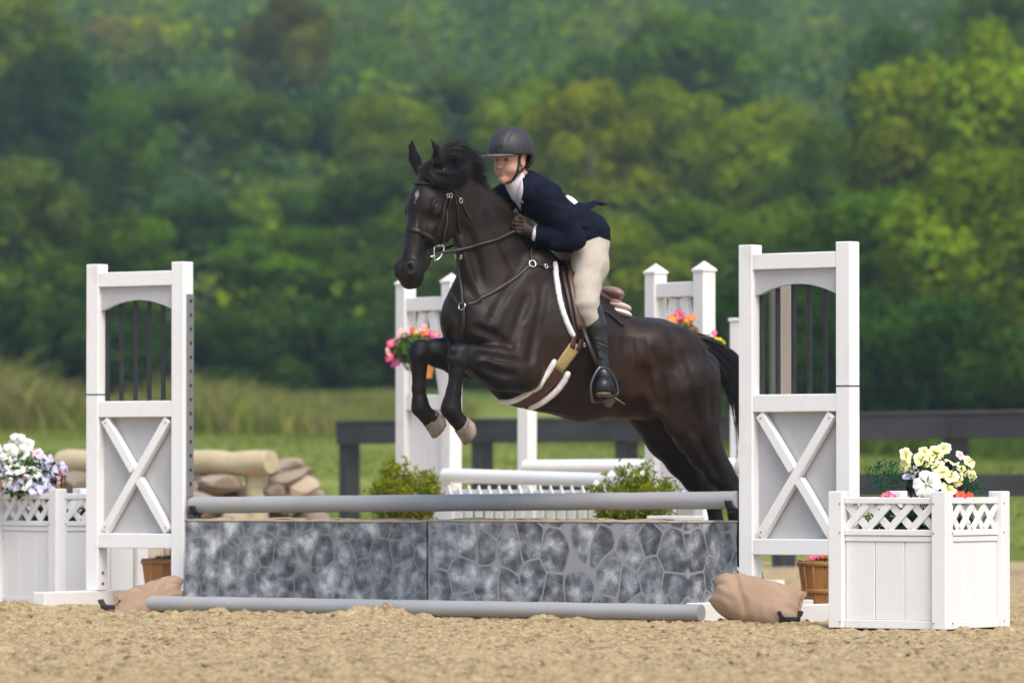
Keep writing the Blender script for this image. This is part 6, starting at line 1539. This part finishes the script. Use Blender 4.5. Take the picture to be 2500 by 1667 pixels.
for nm, lo, hi in (('front_board', (-.2, -.1, 0), (.2, -.085, .5)), ('rear_board', (-.2, .085, 0), (.2, .1, .5)), ('side_board', (-.2, -.084, 0), (-.185, .084, .5)), ('side_board', (.185, -.084, 0), (.2, .084, .5)), ('soil', (-.184, -.084, .3), (.184, .084, .44))):
    b = MB(); b.box(lo, hi, .003); b.build(nm, M_soil if nm == 'soil' else M_vinyl_d, o)

# grey post seen through the right standard's bars
x_ = xat(1910, 46); o = thing('timber_post', 'weathered grey brown post seen between the right standard\'s bars', 'post', (x_, 46., -.1), R(20)); zt = at(1910, 660, 46)[2] + .1
M_grpost = mat('weathered_timber', (.26, .22, .19), .85, var=.2, vscale=4, stretch=(1, 1, .15), bump=.4, bscale=20)
b = MB(); b.box((-.085, -.085, 0), (.085, .085, zt), .012); b.build('post_shaft', M_grpost, o); b = MB(); b.box((-.10, -.10, zt + .001), (.10, .10, zt + .04), .01); b.build('post_cap', M_grpost, o)

# ------------------------------------------------------------------ black board fence
M_black_f = mat('black_fence_paint', (.060, .059, .062), .75, obj_var=.25, var=.35, vscale=5, stretch=(.3, 1, 1), bump=.4, bscale=25, spec=.35)
fa = np.array([xat(842, 47.5), 47.5]); fb_ = np.array([xat(2320, 40.0), 40.0]); fdv = nrm(fb_ - fa); fphi = math.atan2(fdv[1], fdv[0])
fen = thing('board_fence', 'black board fence along the far side of the arena', 'fence', (fa[0], fa[1], 0), fphi)
Lf = 17.0; step = float(np.linalg.norm(fb_ - fa)) / 4.0
pm = MB().box((-.075, -.02, -.1), (.075, .12, 1.16), .006); pme = mesh('post', pm.v, pm.f); pme.materials.append(M_black_f)
k = 0
while k * step < Lf:
    p = link('post', pme, None, fen); p.location = (k * step, 0, 0)
    for z0, z1, nm in ((.985, 1.165, 'board'), (.545, .715, 'board')):
        if k == 0 and z0 < .9 : continue
        b = MB(); b.box((k * step - .07 if k == 0 else k * step + .002, -.052, z0), ((k + 1) * step - .002, -.022, z1), .004); b.build(nm, M_black_f, fen)
    b = MB(); b.box((k * step - (.08 if k == 0 else 0) + .002, -.06, 1.167), ((k + 1) * step - .002, .13, 1.20), .005); b.build('cap_board', M_black_f, fen)
    k += 1

# ------------------------------------------------------------------ log fence over a stone pile
M_log = mat('peeled_log', (.44, .37, .23), .8, var=.2, vscale=5, stain=(.12, .09, .06), stain_scale=5, stain_amt=.6, bump=.35, bscale=14, stretch=(.3, 1, 1))
M_stone = mat('field_stone', (.36, .27, .18), .85, obj_var=.4, var=.3, vscale=6, col2=(.27, .23, .19), bump=.6, bscale=18)
la, lb = at(150, 1128, 39.6), at(662, 1130, 38.4)
o = thing('log_rail', 'thick peeled log laid on posts behind the left standard', 'log', tuple(la)); d = np.array(lb) - np.array(la); rg = np.random.RandomState(6); n = 26
b = MB(); b.tube([d * i / n + np.array([0, 0, .008 * math.sin(i * .8)]) for i in range(n + 1)], [(.092 + .004 * math.sin(i * 1.7)) * (.93 if i in (0, n) else 1) for i in range(n + 1)], 18); e = b.build('log', M_log, o); smooth_by_angle(e, 50)
for px, Y in ((628, 38.6), (250, 39.4)):
    p = at(px, 1150, Y); b = MB(); b.tube([(p[0] - la[0], p[1] - la[1] - .02, -la[2] - .1), (p[0] - la[0], p[1] - la[1] - .02, p[2] - la[2] - .02)], .088, 14); e = b.build('support_post', M_log, o); smooth_by_angle(e, 50)
sp_ = thing('stone_pile', 'heap of tan field stones under the peeled log', 'stone pile', (xat(450, 39.3), 39.3, -.03)); rg = np.random.RandomState(15)
protos = []
for i in range(6):
    b = MB(); V = np.array(ICO[2][0]); rg_ = np.random.RandomState(40 + i); nn_ = rg_.normal(size=(11, 3)); nn_ /= np.linalg.norm(nn_, axis=1, keepdims=True); dd_ = rg_.uniform(.72, .95, 11); V = V * 1.12
    for a_, d_ in zip(nn_, dd_): pj = np.maximum(V @ a_ - d_, 0); V = V - pj[:, None] * a_
    V = V * 1.0; V = V * (1 + np.random.RandomState(i).uniform(-.025, .025, (len(V), 1))) ; me_ = mesh('stone', V, ICO[2][1], False); me_.materials.append(M_stone); protos.append(me_)
def stone(px, py, w, h, Y, tilt=0.):
    s_ = F / Y; p = at(px, py, Y); e = link('stone', protos[rg.randint(6)], None, sp_); e.location = (p[0] - sp_.location.x, p[1] - sp_.location.y, p[2] + .03); e.scale = (w / s_ / 2 * 1.1, w / s_ / 2 * rg.uniform(.8, 1.2), h / s_ / 2 * 1.15); e.rotation_euler = (rg.uniform(-.2, .2), tilt, rg.uniform(-.4, .4))
for px, py, w, h, t in ((185, 1180, 70, 50, 0), (235, 1195, 80, 46, 0), (505, 1172, 60, 40, .1), (545, 1182, 110, 46, 0), (510, 1205, 90, 40, 0), (590, 1200, 70, 50, .2), (670, 1200, 60, 40, 0), (700, 1175, 130, 42, -.45), (700, 1140, 80, 34, -.2), (735, 1195, 90, 46, -.5), (660, 1150, 60, 34, 0), (755, 1225, 80, 50, -.3), (480, 1230, 100, 50, 0), (690, 1230, 90, 46, 0), (590, 1235, 90, 46, 0)):
    stone(px, py, w, h, 38.6 + rg.uniform(-.2, .3), t)
for row in range(3):
    for i in range(8): stone(160 + i * 85 + row * 30, 1270 + row * 42, 96, 52, 38.7 + rg.uniform(-.2, .2), 0)
for i in range(5): stone(300 + i * 45, 1195 + rg.uniform(-10, 10), 70, 46, 38.8, 0)

# ------------------------------------------------------------------ haze
hz = MB(); hz.box((-1600, -500, -2.0), (1600, 1450, 235)); me_ = mesh('haze', hz.v, hz.f)
mv = bpy.data.materials.new('hazy_air'); mv.use_nodes = True; t = mv.node_tree; t.nodes.clear(); o_ = _n(t, 'ShaderNodeOutputMaterial'); v_ = _n(t, 'ShaderNodeVolumePrincipled'); v_.inputs['Color'].default_value = (.60, .80, 1.0, 1); v_.inputs['Density'].default_value = .00036; v_.inputs['Anisotropy'].default_value = .2
t.links.new(v_.outputs[0], o_.inputs['Volume']); me_.materials.append(mv); ho = link('haze', me_); ho['kind'] = 'stuff'; ho['label'] = 'thin summer haze in the air'; ho['category'] = 'haze'
